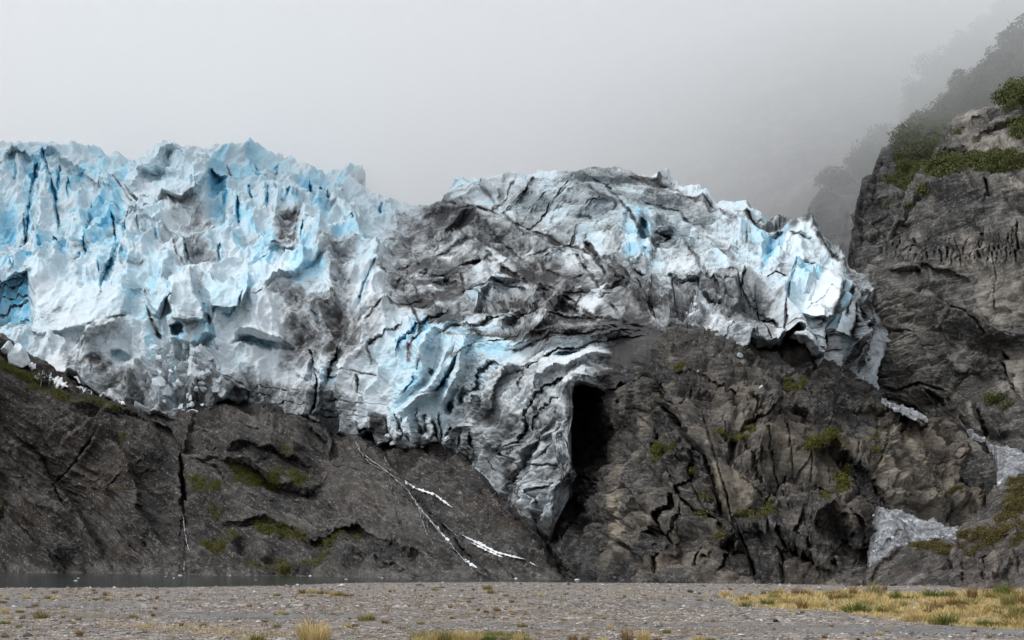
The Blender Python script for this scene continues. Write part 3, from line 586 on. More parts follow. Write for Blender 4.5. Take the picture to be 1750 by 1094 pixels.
g.cr('E', '1240,280 1130,330 1030,400 980,500 940,590 880,660', 5, 5, dirt=.8); g.cr('E', '1205,390 1120,430 1060,500 1000,580 920,640', 4, 4, dirt=.75); g.cr('E', '1000,220 1020,300 1000,380', 4, 3, dirt=.4); g.cr('E', '1600,60 1450,80 1280,130 1150,160', 4, 3, dirt=.8)
g.po('E', '1150,460 1185,500 1160,570 1100,590 1085,550', h=3, w=3, c=.6, rough=.2); g.ri('E', '1150,460 1090,520 1040,600 990,690 960,760', 18, 12, 5); g.ri('E', '1200,420 1190,560 1230,700 1180,900', 10, 14, 4)
g.bl('E', 1130, 180 + 420, 70, 90, 1, c=.1, rough=.9); g.bl('E', 900, 440, 80, 90, 2, c=.05, rough=.9)
for s_ in ('1000,700 1080,725 1220,715', '1000,830 1080,760', '1050,800 1120,880 1130,990', '960,690 990,770 950,820', '860,740 820,690', '1080,860 1160,820 1220,760', '870,655 960,690', '1180,600 1100,700'): g.cr('E', s_, 3.2, 2.5, dirt=.6)
for s_ in ('500,440 520,570', '400,470 412,585', '590,455 600,600', '535,460 530,560', '440,480 460,600', '560,490 570,610', '640,520 650,600', '700,540 690,640', '740,560 760,640', '225,290 215,370', '70,120 50,250 55,335', '0,260 10,345', '330,480 350,570', '250,530 200,560'):
    g.cr('E', s_, 5, 5, dirt=.75, spread=1.1)
g.cr('E', '70,120 52,230', 5, 3, blue=.8); g.bl('E', 755, 590, 22, 50, -6, dirt=.9)
for s_, a_, b_ in (('380,450 390,600', 7, 7), ('480,470 490,620', 7, 7), ('550,470 545,590', 6, 6), ('620,540 660,650', 7, 9), ('690,600 740,690', 7, 8), ('800,560 860,640', 9, 9)): g.ri('E', s_, a_, b_, 4)
for s_ in ('1560,90 1540,240', '1480,110 1470,220', '1620,70 1610,230'): g.cr('E', s_, 4, .4, c=.35)
for s_ in ('0,400 120,410 330,420', '0,440 200,450', '20,300 180,270 330,290', '0,470 330,480'): g.cr('E', s_, 3, 1, dirt=.5)
# dust towards the crest line of the lobe and the bottom of the ice (basal debris)
hb = g.bot - g.PY
g.R = np.maximum(g.R, .55 * np.exp(-np.maximum(hb, 0) / 16.) * sst(g.PX, 240, 420))
g.D *= 1.5
g.edge(9, 9, 9, 7)
# undercut where the glacier bridges the cave
g.base()
x, y, z = g.P[..., 0], g.P[..., 1], g.P[..., 2]
n0 = fbm(x / 14, y / 20, z / 14, 31, 4); n1 = fbm(x / 14, y / 20 + 40, z / 14, 37, 4)
wx = x + 3.2 * n0; wz = z + .45 * y * .5 + 3.2 * n1
def rot(a, u, v): a = math.radians(a); return u * math.cos(a) + v * math.sin(a), -u * math.sin(a) + v * math.cos(a)
ctr = sst(g.PX, 640, 760) * (1 - sst(g.PX, 1130, 1230))                      # centre: flow bands dipping right; sides: upright seracs
low = ctr * sst(g.PY, 540, 620) * (1 - sst(g.PX, 1000, 1080))
tng = 1 - sst(g.PY, 670, 750)
ctr = ctr * (.25 + .75 * tng); low = low * tng
def orient(cell, seed, **kw):
    a = facets(*[q / cell for q in (wx * 1.25, wz * .55)], seed, **kw)
    u, v = rot(-24, wx, wz); b = facets(u / cell * .5, v / cell * 1.15, seed + 1, **kw)
    u, v = rot(52, wx, wz); c = facets(u / cell * .35, v / cell * .9, seed + 2, **kw) * .6
    return (a + (b - a) * ctr) * (1 - low) + c * low
A = np.clip(g.A, .05, 3)
f1 = orient(11., 3); f2 = orient(4.2, 13); f3 = orient(1.7, 23)
f1 -= f1.mean(); f2 -= f2.mean(); id1 = orient(11., 3, ids=True); id2 = orient(4.2, 13, ids=True)
nf = fbm(x * .9, y * .9, z * .9, 71, 4, gain=.6)
ck = cells(wx / 3.6, wz / 3.1, 5); ck2 = cells(wx / 1.5, wz / 1.3, 6)
rg = fbm(wx / 13, y / 40, wz / 26, 41, 4, ridged=True)
n = g.normals(True)
g.push(A * (-f1 * 5.5 - f2 * 3. + f3 * .9 + 2.4 * rg * (1 - .6 * ctr)) + nf * .3 * np.minimum(A, 1.2) - np.clip(A - .9, 0, 1.5) * (1.5 * (1 - sst(ck, 0, .3)) + .7 * (1 - sst(ck2, 0, .3))), n)
# dust: gathers in the hollows between plates, in thin layers and in streaks along the flow; some plates are cleaner or bluer than others
x, y, z = g.P[..., 0], g.P[..., 1], g.P[..., 2]
pt = fbm(x / 9, y / 12, z / 9, 85, 6, gain=.62); pf = fbm(x / 2.2, y / 3, z / 2.2, 86, 4, gain=.65)
u, v = rot(-27, x + 4 * pt, z + 3 * pt); st1 = fbm(u / 9, y / 20, v / 3.2, 81, 6, gain=.65); u, v = rot(52, x, z); st2 = fbm(u / 13, y / 30, v / 2.2, 83, 6, gain=.65)
st3 = st2 + (st1 - st2) * np.clip(ctr + .2, 0, 1)
u, v = rot(8, x + 3 * pt, z); lay = fbm(u / 14, y / 60, v / .8, 87, 4, ridged=True)
hol = sst(f1, -.1, .24) * .55 + sst(f2, -.1, .24) * .55
R0 = g.R
u, v = rot(-30, x + 2.5 * pt + pf, z + 2.5 * st1 + pf); ln1 = cells(u / 11, v / 3.4, 301); ln2 = cells((x + 2 * pt + pf) / 2.4, (z + 2 * st2 + pf) / 4.6, 302)
ln = (1 - sst(ln1, .0, .055)) * np.clip(ctr * 1.2 + .15, 0, 1) * sst(pf + pt, -.5, .3) + .7 * (1 - sst(ln2, .0, .06)) * sst(pf - pt, -.2, .6)
g.R = R0 * (.80 + .2 * ctr + .45 * hol + .85 * st3 + .55 * pt + .45 * pf + .9 * (id2 - .5)) + .12 * sst(lay, .35, .9) * sst(pt, -.4, .3) + .26 * sst(st3 + .6 * pt + .3 * pf, .2, .8) + .22 * hol * sst(pt + .4 * pf, -.1, .5) * sst(z, 190, 60) + .10 * sst(id1 - id2, .2, .6) + ln * (.22 + .7 * R0)
g.R = np.clip(g.R, 0, 1)
g.G = np.clip(g.G * (.55 + .8 * pt + .9 * id1 + .4 * pf) + .20 * sst(id2, .62, .8) * sst(id1, .3, .6) * (1 - R0) + .05 * pt, 0, 1) * (1 - .5 * g.B)
g.B = np.clip(g.B * (.9 + .4 * pt) + .3 * sst(pt + .5 * pf, .2, .6) * (1 - np.clip(R0 * 2, 0, 1)), 0, 1)
glacier = empty('glacier', (0, 330, 0))
tag(glacier, 'great broken glacier of blue and dust-streaked ice spilling over the dark rock', 'glacier')
face = g.build('ice_face', M_ICE, None, back=70)
face.parent = glacier; face.matrix_parent_inverse = Matrix.Translation((0, -330, 0))

# black, debris-laden foot of the tongue standing in the cave mouth
f = Sheet(905, 1016, .9, 110, [(905,930),(925,902),(945,885),(962,862),(978,858),(990,880),(1000,920),(1008,950),(1016,975)], [(905,1012),(1016,1016)], [(905,930,262),(960,870,266),(1000,930,262),(960,1010,240),(905,1010,244),(1016,1010,248),(975,940,246)], warp=2.5, wsc=14, jag=1.5, seed=15)
for s_ in ('920,905 950,945 975,985', '905,930 935,965 960,995', '985,880 980,930 990,985', '1000,925 1000,985', '945,890 965,930 975,960'): f.ri('P', s_, 9, 7, 4)
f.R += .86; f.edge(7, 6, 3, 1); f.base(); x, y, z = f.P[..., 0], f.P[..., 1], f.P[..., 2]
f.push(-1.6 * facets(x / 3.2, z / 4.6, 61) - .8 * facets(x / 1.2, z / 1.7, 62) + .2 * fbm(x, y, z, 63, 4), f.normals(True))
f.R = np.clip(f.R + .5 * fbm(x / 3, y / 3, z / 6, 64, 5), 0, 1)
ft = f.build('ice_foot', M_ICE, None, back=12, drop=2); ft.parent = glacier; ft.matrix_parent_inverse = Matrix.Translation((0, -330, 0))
# ---------------------------------------------------------------- rock bodies
def strata(s, ang, per, seed, amp, warp=.6):
    """ledges along tilted bedding planes, broken by noise"""
    x, y, z = s.P[..., 0], s.P[..., 1], s.P[..., 2]
    a = math.radians(ang); u = x * math.cos(a) + z * math.sin(a); v = -x * math.sin(a) + z * math.cos(a)
    nz = fbm(x / 26, y / 26, z / 26, seed, 4)
    t = v / per + nz * warp * 2.2 + .25 * y / per * .3
    f = t - np.floor(t); r = _h(np.floor(t).astype(np.int64).astype(np.uint32), np.uint32(3), np.uint32(seed), seed).astype(np.float32) / 4.3e9
    br = sst(fbm(u / 14, y / 20, v / 4, seed + 5, 3), -.25, .45)
    return amp * (f * (1 - sst(f, .8, 1.)) + .35 * (r - .5)) * br
def rockify(s, ang, per, seed, big=1., mid=1., fine=1., str_=1., el=(.7, 1.2), pinch=.5, pl=.55):
    s.base(); x, y, z = s.P[..., 0], s.P[..., 1], s.P[..., 2]
    a = math.radians(ang); u = x * math.cos(a) + z * math.sin(a); v = -x * math.sin(a) + z * math.cos(a)
    n0 = fbm(x / 17, y / 17, z / 17, seed + 1, 4); n1 = fbm(x / 17 + 50, y / 17, z / 17, seed + 2, 4)
    U, V = u + 4 * n0, v + 4 * n1
    f1 = facets(U / 12 * el[0], V / 12 * el[1], seed + 3, k=.5); f2 = facets(U / 4.4 * el[0], V / 4.4 * el[1], seed + 4); f3 = facets(U / 1.6 * el[0], V / 1.6 * el[1], seed + 6)
    rg = fbm(U / 16, y / 16, V / 9, seed + 7, 5, ridged=True); nf = fbm(x * .8, y * .8, z * .8, seed + 8, 4, gain=.62)
    ck = cells(U / 7 * el[0], V / 7 * el[1], seed + 9); ck2 = cells(U / 2.6 * el[0], V / 2.6 * el[1], seed + 10)
    n = s.normals(True); A = s.A
    s.id1 = facets(U / 12 * el[0], V / 12 * el[1], seed + 3, ids=True); s.id2 = facets(U / 4.4 * el[0], V / 4.4 * el[1], seed + 4, ids=True)
    s.R = np.clip(s.R + pl * (.55 * sst(s.id2, .6, .9) * (.3 + s.id1) + .25 * sst(s.id1, .7, .95)), 0, 1)
    d = A * (big * 3.4 * f1 + mid * (2. * f2 - .9 * f3) + 1.1 * big * rg - pinch * (1.5 * (1 - sst(ck, 0, .16)) + .5 * (1 - sst(ck2, 0, .14)))) + fine * .42 * nf
    s.push(d + strata(s, ang, per, seed + 20, .9 * str_) + strata(s, ang + 4, per * .3, seed + 30, .32 * str_), n)
def blotch(s, sc, seed, lo, hi, st=(1, 1, 1), ang=0):
    x, y, z = s.P[..., 0], s.P[..., 1], s.P[..., 2]; a = math.radians(ang)
    u = x * math.cos(a) + z * math.sin(a); v = -x * math.sin(a) + z * math.cos(a)
    return sst(fbm(u / sc * st[0], y / sc * st[1], v / sc * st[2], seed, 5, gain=.6), lo, hi)

# --- left slope: ice-polished slabs dipping down to the right
s = L = Sheet(-110, 962, 1.15, 420, [(-40,572),(0,574),(20,592),(60,618),(110,636),(150,662),(200,692),(300,690),(345,688),(375,676),(420,672),(470,680),(520,690),(560,705),(600,722),(640,728),(665,738),(730,742),(765,748),(800,778),(840,818),(870,862),(900,910),(925,952),(945,985),(962,1010)],
    [(-40,1016),(240,1016),(380,1018),(420,1022),(620,1026),(700,1028),(962,1034)],
    [(-40,985,300),(200,985,284),(400,985,256),(640,990,222),(945,990,214),(-40,610,312),(60,650,322),(130,672,330),(200,703,338),(375,690,341),(560,735,331),(660,765,323),(800,795,305),(900,900,258),(200,850,312),(500,850,288),(700,880,262),(-40,800,326),(200,680,366),(375,670,366),(560,700,352),(660,738,345),(800,765,324),(900,880,272)], warp=3, wsc=24, jag=1.2, seed=21, cf=.5)
# great overlapping slabs: nose of the left block, the mossy undercut, the wide apron and the gully of the stream
for s_, R_, h_ in (('300,690 316,760 326,840 322,920 318,985', 90, -7), ('330,985 326,880 322,800 330,740 350,700', 60, -5), ('326,806 370,792 430,800 480,820 530,838 566,806', 50, -2.6), ('566,806 530,838 480,820 430,800 370,792', 40, 4), ('520,736 556,764 562,800 540,836', 60, -3), ('360,915 440,898 500,905 530,930 590,905 610,898 640,930 700,985', 45, -2.8),
                  ('560,735 640,770 720,860 790,960 830,985', 70, 7), ('680,800 730,768 770,772 820,830 880,910 945,985', 60, 8), ('640,760 690,830 760,920 830,985', 50, -5), ('0,720 70,780 120,850 180,960', 70, 7), ('100,985 60,900 0,840', 60, 5), ('110,760 200,700 260,740 300,800', 60, 6), ('180,760 230,800 250,880 300,960', 60, 5)):
    s.st('P', s_, R_, h_, w=5)
s.bl('P', 220, 850, 90, 110, 5); s.bl('P', 60, 900, 70, 90, 4); s.bl('P', 450, 745, 110, 40, 3, rot=18); s.bl('P', 720, 890, 60, 140, -3, rot=-38)
s.cr('D', '480,720 430,800 350,900 300,960 345,1094', 9, 4); s.cr('D', '150,720 220,800 310,950', 7, 3); s.cr('L', '60,120 230,290 330,370 440,480', 7, 4)
s.st('D', '1090,660 1200,690 1330,660 1420,690', 30, 3); s.ri('D', '1090,600 1230,580 1400,640 1560,700 1640,760', 10, 40, 4)
s.st('D', '930,830 870,720 760,680', 40, 4); s.cr('D', '935,800 950,880 945,1000 930,1094', 8, 5); s.cr('D', '600,640 720,680 820,720', 8, 4)
s.st('D', '1640,850 1660,760 1620,700', 40, -4); s.ri('D', '1100,780 1240,760 1480,800 1560,880', 8, 40, 4); s.cr('D', '1000,860 1100,900 1130,960', 9, 5); s.cr('D', '1250,870 1330,830 1400,800', 8, 2)
s.cr('D', '1230,600 1340,700 1500,780', 4, 2); s.ri('D', '330,560 480,620 640,640', 10, 30, 3); s.cr('D', '1130,670 1240,700 1340,690', 7, 4)
s.cr('M', '40,230 150,210 260,220 360,230 480,250', 9, 4); s.cr('M', '560,300 680,230 780,190 850,240', 9, 4); s.bl('M', 80, 380, 70, 60, -3); s.bl('M', 330, 330, 90, 70, -3); s.bl('M', 620, 330, 110, 60, -2.5); s.bl('M', 800, 440, 90, 50, -2)
s.bl('M', 200, 370, 70, 60, 4); s.ri('M', '780,340 900,390 1000,440 1170,510', 10, 20, 4); s.cr('M', '860,330 950,430 1080,500', 10, 5); s.ri('M', '660,200 840,180 1010,270 1170,400 1280,430', 6, 40, 4)
s.st('M', '0,450 200,470 420,430 560,430 800,470 940,500', 20, 4); s.cr('L', '1250,100 1235,250 1260,400 1215,480', 8, 5); s.cr('L', '800,240 860,310 960,420', 8, 4); s.cr('L', '1000,340 1050,420', 8, 3)
for q_ in ('E|60,540 200,690 330,760 420,830', 'E|600,640 760,780 900,900 1030,1094', 'E|300,780 450,900 560,1090', 'E|520,660 660,700 800,800 940,980', 'E|0,690 200,760 340,900 430,1090', 'M|200,20 480,150 600,210', 'M|560,0 740,110 880,190', 'M|880,0 1010,130 1150,250', 'M|1280,60 1420,230 1480,330', 'D|0,660 160,770 300,900', 'D|520,1000 650,900 760,860', 'D|560,1040 700,980 800,900', 'D|20,900 140,930 240,1010'):
    a_, b_ = q_.split('|'); s.cr(a_, b_, 5, 2.6)
s.bl('J', 560, 330, 90, 60, 3)
for a_, b_, w_, m_ in (('D', '-20,310 100,370 200,440 330,510 430,560 600,630 580,650 400,610 250,560 100,470 -20,420', 7, .78), ('D', '1140,850 1200,900 1300,900 1420,860 1400,960 1290,980 1170,950', 5, 1), ('D', '1350,740 1420,750 1470,800 1420,800', 4, .9), ('D', '1440,880 1540,900 1520,950 1450,940', 4, .95), ('D', '960,940 1110,960 1100,1020 990,1010', 4, .9), ('D', '590,760 660,770 650,800 600,790', 3, .95), ('D', '930,800 980,800 970,840', 3, .8),
                        ('D', '660,610 760,620 750,650 680,640', 4, .8), ('M', '150,200 300,180 480,240 440,290 300,260 160,280', 5, .95), ('M', '560,290 700,230 740,270 640,330 570,320', 5, .95), ('M', '760,180 850,220 850,290 800,260', 4, .8), ('M', '150,440 280,410 380,440 350,470 180,470', 4, .95), ('M', '380,420 560,400 600,430 420,440', 4, .9), ('L', '1370,290 1560,270 1610,330 1460,390 1370,370', 5, .85), ('L', '1420,80 1500,120 1490,200 1440,180', 4, .8), ('L', '-20,20 40,40 60,100 -20,100', 4, .95), ('D', '610,1000 660,1000 650,1020', 3, .9), ('M', '0,280 60,290 20,330', 4, .8), ('M', '540,360 620,350 600,400', 4, .9), ('M', '0,440 120,445 100,465 0,460', 3, .8), ('L', '1560,440 1750,430 1750,450 1580,460', 3, .9)):
    keep = s.B; s.B = s.G; s.po(a_, b_, w=w_ + 6, c=m_); s.G = s.B; s.B = keep
s.bl('D', 330, 460, 130, 40, 0, rot=35, c=.5); s.bl('L', 430, 230, 120, 60, 0, rot=30, c=.7); s.bl('D', 300, 560, 70, 26, 0, rot=35, c=.7); s.bl('J', 250, 250, 200, 40, 0, rot=27, c=.75); s.bl('E', 780, 960, 200, 40, 0, rot=27, c=.55)
s.D *= 1.5
s.edge(10, 8, 4, 1)
def chan(s, ch, fr, st, w, m):                       # paint one colour channel inside a polygon
    keep = s.B; s.B = getattr(s, ch); s.po(fr, st, w=w, c=m); setattr(s, ch, s.B)
    if ch != 'B': s.B = keep
for a_, b_, m_ in (('D', '1090,600 1230,580 1400,640 1560,700 1640,760 1600,800 1400,760 1240,740 1130,790', .45), ('D', '1640,860 1750,840 1750,1000 1500,960', .4), ('M', '0,60 300,100 560,200 420,230 200,200 0,240', .5), ('M', '860,30 1180,200 1400,420 1300,440 1100,330 900,170', .4), ('E', '60,600 330,800 560,1094 200,1094 0,900', .45), ('D', '620,640 900,760 930,860 760,760 560,700', .4), ('D', '330,900 560,1000 800,1050 800,1094 300,1094', .25), ('M', '560,20 760,60 900,160 700,140', .5)):
    chan(s, 'R', a_, b_, 14, m_)
for a_, b_, w_ in (('L', '0,60 180,40 420,260 320,300 160,240', 16), ('L', '560,280 760,360 960,440 700,440 500,400', 14), ('D', '0,480 300,600 560,700 420,900 0,900', 40)): chan(s, 'B', a_, b_, w_, .42)
rockify(s, -31, 7.5, 210, big=1.1, mid=.8, str_=2., el=(.3, 1.5), pinch=.12)
s.R = np.clip(s.R * (.5 + 1. * blotch(s, 6, 60, -.4, .5, (.35, 1, 1.8), -31)) + .7 * blotch(s, 22, 61, .15, .75, (.4, 1, 1.8), -31) + .8 * blotch(s, 9, 59, .1, .55, (.16, 1, 1.7), -31), 0, 1) * .62
s.B = np.clip(s.B * (.7 + .6 * blotch(s, 5, 63, -.2, .5)) + .55 * blotch(s, 26, 64, -.1, .5) * (.35 + .65 * sst(s.PX, 460, 200)), 0, 1)
x_, z_ = s.P[..., 0], s.P[..., 2]
s.R = np.maximum(s.R, .9 * (1 - sst(z_, .6, 2.4)) * blotch(s, 6, 65, -.4, .3))
s.G *= .1 + 1.15 * blotch(s, 2.4, 66, -.3, .3)
o = s.build('rock_slope', M_SLOPE, back=60)
tag(o, 'dark ice-smoothed rock slope with mossy ledges below the blue ice', kind='structure')

# --- buttress: the cracked bluff below the right-hand lobe, with the black cave at its left end
s = B_ = Sheet(912, 1722, 1.1, 400, [(912,700),(940,640),(985,632),(1040,632),(1080,630),(1118,630),(1126,585),(1160,572),(1210,575),(1260,590),(1330,570),(1380,588),(1420,612),(1465,634),(1495,662),(1512,686),(1540,702),(1580,715),(1610,722),(1640,731),(1662,742),(1690,766),(1703,776),(1712,800),(1716,830),(1722,850)],
    [(912,1024),(960,1026),(1040,1032),(1120,1040),(1200,1042),(1300,1044),(1400,1044),(1478,1040),(1488,1020),(1497,985),(1499,950),(1502,905),(1507,884),(1540,892),(1580,904),(1640,925),(1722,945)],
    [(912,985,262),(960,900,268),(965,720,292),(1000,680,296),(1020,760,285),(1005,950,228),(1050,985,190),(1062,800,232),(1060,670,262),(1110,660,232),(1150,992,172),(1150,800,200),(1150,650,226),(1140,590,245),(1250,590,246),(1300,996,160),(1300,800,190),(1350,640,236),(1490,670,256),(1460,1000,157),(1470,800,198),(1600,730,252),(1600,900,206),(1700,790,250),(1700,900,222),(1260,570,262),(1400,600,258)], warp=3, wsc=22, jag=1.4, seed=33, cf=.85)
s.cr('F', '80,290 130,420 180,500 220,560 300,650 330,750 352,910', 11, 9); s.cr('F', '60,280 110,400 170,480', 8, 5)
s.st('F', '350,900 330,750 300,650 220,560 130,420 80,290', 60, 5); s.cr('F', '630,370 580,430 490,470 420,530 400,610', 9, 6); s.cr('F', '470,570 530,690 580,760 590,800', 8, 6); s.cr('F', '440,500 400,600 460,690', 10, 5)
s.po('F', '480,318 620,300 628,350 590,420 530,412 480,345', h=4, w=3); s.cr('F', '480,345 530,415 600,400 640,360', 4, 4); s.ri('F', '480,315 560,300 625,300', 4, 10, 2, c=.4)
s.ri('F', '650,370 560,450 540,560 545,640', 20, 30, 7); s.ri('F', '650,370 760,400 830,500 850,570', 20, 50, 6); s.po('F', '650,380 760,410 830,520 840,560 740,540 690,470', w=8, c=.75)
s.cr('F', '700,630 780,590 860,578 980,590', 8, 6); s.cr('F', '1000,620 1040,700 1062,760 1080,850 1092,900', 8, 8); s.cr('F', '1150,460 1120,540 1090,640 1050,700', 7, 5)
s.ri('F', '780,640 860,600 960,620 1040,720', 12, 60, 5); s.ri('F', '760,660 740,760 800,860', 14, 30, 4); s.cr('F', '900,640 930,720 920,800', 7, 4); s.cr('F', '880,800 950,900 1060,1000', 6, 5); s.cr('F', '660,700 600,800 560,860 580,960', 8, 6)
s.po('F', '310,640 420,630 520,760 510,840 400,900 340,780', h=3, w=8, rough=.5); s.cr('F', '420,960 500,930 560,880', 10, 6); s.st('F', '540,540 530,640 600,760 600,830', 30, 4)
s.cr('F', '0,440 60,520 40,620 100,640', 6, 4); s.st('F', '90,640 150,610 210,590 240,660', 36, 5); s.cr('F', '240,640 230,760 160,820 60,950 20,1094', 9, 7); s.cr('F', '180,830 280,900 340,920 400,1020', 9, 6)
s.ri('F', '0,300 100,250 200,260 330,290', 20, 10, 3); s.ri('F', '120,110 260,120 340,200 380,260', 14, 24, 3); s.cr('F', '130,250 240,260 330,300 450,360', 6, 4); s.cr('F', '220,290 200,360 160,420', 6, 3); s.cr('F', '330,190 440,250 470,330', 5, 3); s.cr('F', '640,280 720,310 780,370', 8, 4); s.st('F', '800,360 860,330 960,350 1060,370 1110,400', 26, 4); s.ri('F', '970,400 1060,380 1130,420', 10, 30, 3)
s.st('F', '1090,640 1150,470 1250,460 1400,470 1510,520', 30, 5); s.st('F', '1090,780 1180,800 1260,820 1340,790', 24, 3); s.cr('F', '1090,780 1180,800 1240,810', 4, 3); s.cr('F', '1480,560 1460,700 1480,740', 7, 4); s.st('F', '1270,860 1340,810 1440,800 1510,850', 40, 4); s.cr('F', '1230,690 1330,660 1420,650 1480,640', 5, 3); s.cr('F', '1400,850 1405,960', 4, 3); s.ri('F', '1520,520 1540,640 1530,780 1560,860', 16, 14, 4); s.cr('F', '1590,610 1640,680 1600,760', 8, 4, c=.5)
s.cr('K', '180,160 220,250 260,340 292,450', 8, 7); s.cr('K', '310,140 400,200 470,300 560,380 620,430 650,480', 7, 7); s.cr('K', '540,230 620,320 680,400 720,470', 9, 8); s.cr('K', '740,60 830,180 890,300 930,430', 8, 6)
s.cr('K', '0,345 70,300 130,260 200,230', 8, 5); s.cr('K', '190,150 330,110 390,60', 9, 5); s.ri('K', '230,220 330,150 420,240 480,340', 24, 22, 4); s.ri('K', '580,150 660,80 760,120 830,220 900,330', 30, 40, 7); s.ri('K', '330,160 430,190 520,300 700,460', 6, 12, 3); s.bl('K', 760, 330, 60, 60, -3); s.cr('K', '100,400 180,290 230,290', 6, 4); s.cr('K', '410,300 450,380 440,450', 7, 4); s.bl('K', 110, 220, 60, 60, 2); s.cr('K', '560,100 500,180 540,230', 8, 5)
s.cr('J', '1240,520 1250,420 1290,320 1380,200 1420,100', 8, 5); s.cr('J', '830,190 980,300 1080,350 1200,450', 9, 6); s.cr('J', '1180,250 1260,170 1330,80', 7, 4); s.ri('J', '980,0 960,100 1000,200 1010,300', 12, 12, 4, c=0); s.ri('J', '1390,180 1350,280 1370,390', 14, 10, 3); s.cr('J', '1500,460 1560,380 1700,320', 7, 4); s.st('J', '870,210 1000,280 1100,380 1240,470', 40, 3)
s.bl('E', 1330, 520, 130, 220, -6, p=.7); s.ri('E', '1480,310 1440,420 1500,560', 14, 50, 5); s.ri('E', '1380,420 1390,560 1330,620', 8, 14, 3)
for q_ in range(10):
    s.cr('P', f'{1060 + q_ * 44},{660 + (q_ * 37) % 90} {1085 + q_ * 44},{740 + (q_ * 37) % 90} {1130 + q_ * 44},{830 + (q_ * 29) % 90}', 5, 2.6)
for a_, b_, w_, m_ in (('F', '310,640 420,630 520,760 515,850 400,910 340,780', 9, .8), ('F', '1090,500 1250,470 1500,520 1480,640 1440,700 1500,840 1480,960 1290,950 1090,860', 18, .42), ('F', '540,480 600,520 690,560 690,620 560,560', 10, .5), ('J', '960,0 1050,0 1020,120 1010,290 970,260 960,120', 4, .72), ('J', '1340,210 1410,200 1410,330 1350,380', 5, .62), ('J', '1190,120 1240,150 1220,190', 4, .6), ('J', '1250,330 1300,300 1280,500 1250,510', 4, .5), ('K', '620,90 780,100 800,180 640,180', 9, .4), ('K', '490,110 530,140 530,190', 5, .45), ('F', '1270,900 1500,880 1500,960 1290,960', 8, .4), ('F', '270,520 300,520 330,640 300,650', 5, .35), ('F', '560,580 590,590 600,700 560,720', 5, .4), ('F', '640,600 700,620 640,720 600,700', 7, .3), ('E', '1490,740 1520,760 1500,880 1450,950 1440,880', 4, .5)):
    chan(s, 'R', a_, b_, w_, m_)
for a_, b_, w_, m_ in (('F', '640,270 730,290 720,320 650,320', 5, .9), ('F', '400,530 500,480 520,510 430,560', 5, .8), ('F', '720,600 860,575 980,585 860,600 760,650', 4, .85), ('F', '30,600 80,565 160,575 100,610 60,650', 5, .85), ('K', '190,160 330,110 380,50 370,100 230,170', 4, .8), ('F', '890,700 940,680 930,790 900,800', 5, .85), ('F', '1040,570 1090,570 1080,600', 4, .85), ('F', '1380,800 1450,780 1420,810', 4, .85), ('F', '230,710 265,720 255,750', 4, .95), ('F', '265,785 300,800 280,820', 3, .95), ('F', '1130,430 1160,400 1170,440', 4, .6), ('F', '900,370 970,375 950,400', 4, .6), ('J', '1530,120 1600,100 1580,170 1530,190', 6, .55), ('K', '80,220 130,210 100,250', 4, .7), ('F', '1040,510 1080,505 1070,540', 4, .7), ('F', '1470,690 1510,700 1490,720', 4, .7), ('F', '810,810 850,810 830,850', 4, .7), ('F', '330,490 360,480 380,520 340,520', 4, .6), ('F', '140,230 230,220 170,250', 3, .6)):
    chan(s, 'G', a_, b_, w_, m_)
for a_, b_, w_, m_ in (('F', '1470,590 1510,600 1500,720 1470,700', 5, .6), ('F', '1600,620 1650,700 1600,760 1580,700', 5, .7), ('F', '860,850 980,800 1080,900 1080,960 960,980', 14, .5), ('F', '780,640 900,650 900,800 800,780', 16, .35)):
    chan(s, 'B', a_, b_, w_, m_)
s.D *= 1.5
s.edge(8, 6, 5, 2)
rockify(s, -8, 5.5, 330, big=1.15, mid=1., str_=1., el=(.9, .9), pinch=.9)
s.R = np.clip(s.R * (.5 + .9 * blotch(s, 5, 71, -.4, .4)) + .5 * blotch(s, 13, 72, .0, .6), 0, 1)
s.R *= 1 - .9 * sst(1120 - s.PX, 20, 110) * (1 - sst(s.PX, 1035, 1060) * sst(s.PY, 720, 800))
s.B = np.clip(s.B * (.6 + .7 * blotch(s, 4, 73, -.3, .4)) + .32 * blotch(s, 16, 74, .0, .6), 0, 1)
s.G *= .1 + 1.15 * blotch(s, 2.2, 75, -.3, .3)
o = s.build('rock_buttress', M_BUTT, back=50)
tag(o, 'cracked grey rock buttress with a black cave under the glacier', kind='structure')

# --- right cliff, nearest wall
s = K_ = Sheet(1486, 1880, 1.1, 480, [(1486,560),(1490,452),(1500,440),(1511,432),(1514,415),(1522,396),(1535,370),(1548,345),(1560,322),(1572,308),(1586,297),(1600,285),(1610,264),(1618,240),(1626,222),(1634,205),(1642,197),(1668,188),(1690,180),(1715,176),(1740,172),(1800,160),(1880,120)],
    [(1486,740),(1580,770),(1660,840),(1720,880),(1800,900)],
    [(1490,740,270),(1490,450,300),(1520,480,280),(1600,720,258),(1660,830,232),(1790,800,222),(1600,500,268),(1790,500,244),(1600,310,296),(1642,215,318),(1790,180,300),(1700,300,280),(1790,290,270),(1700,650,248),(1790,890,215)], warp=2.5, wsc=20, jag=1.5, seed=43)
s.st('G', '620,660 480,640 400,650 250,645', 70, 0); s.st('G', '245,645 400,622 520,600 620,600 720,640 800,680', 60, -2, w=3)
for x_ in range(26):
    X = 250 + x_ * 33; s.cr('G', f'{X+ (x_*37)%40},{360 + (x_ * 53) % 90} {X},{470} {X - 6},{585 - (x_ * 31) % 70}', 3.4, 1.5 + (x_ % 3) * .6)
s.st('G', '400,110 470,90 560,60 700,30 860,10 1094,60', 40, 4); s.st('G', '560,170 640,200 740,200 860,190', 30, 3); s.cr('G', '860,40 870,120 860,210', 6, 4); s.ri('G', '440,90 400,160 330,260 250,400', 12, 8, 3)
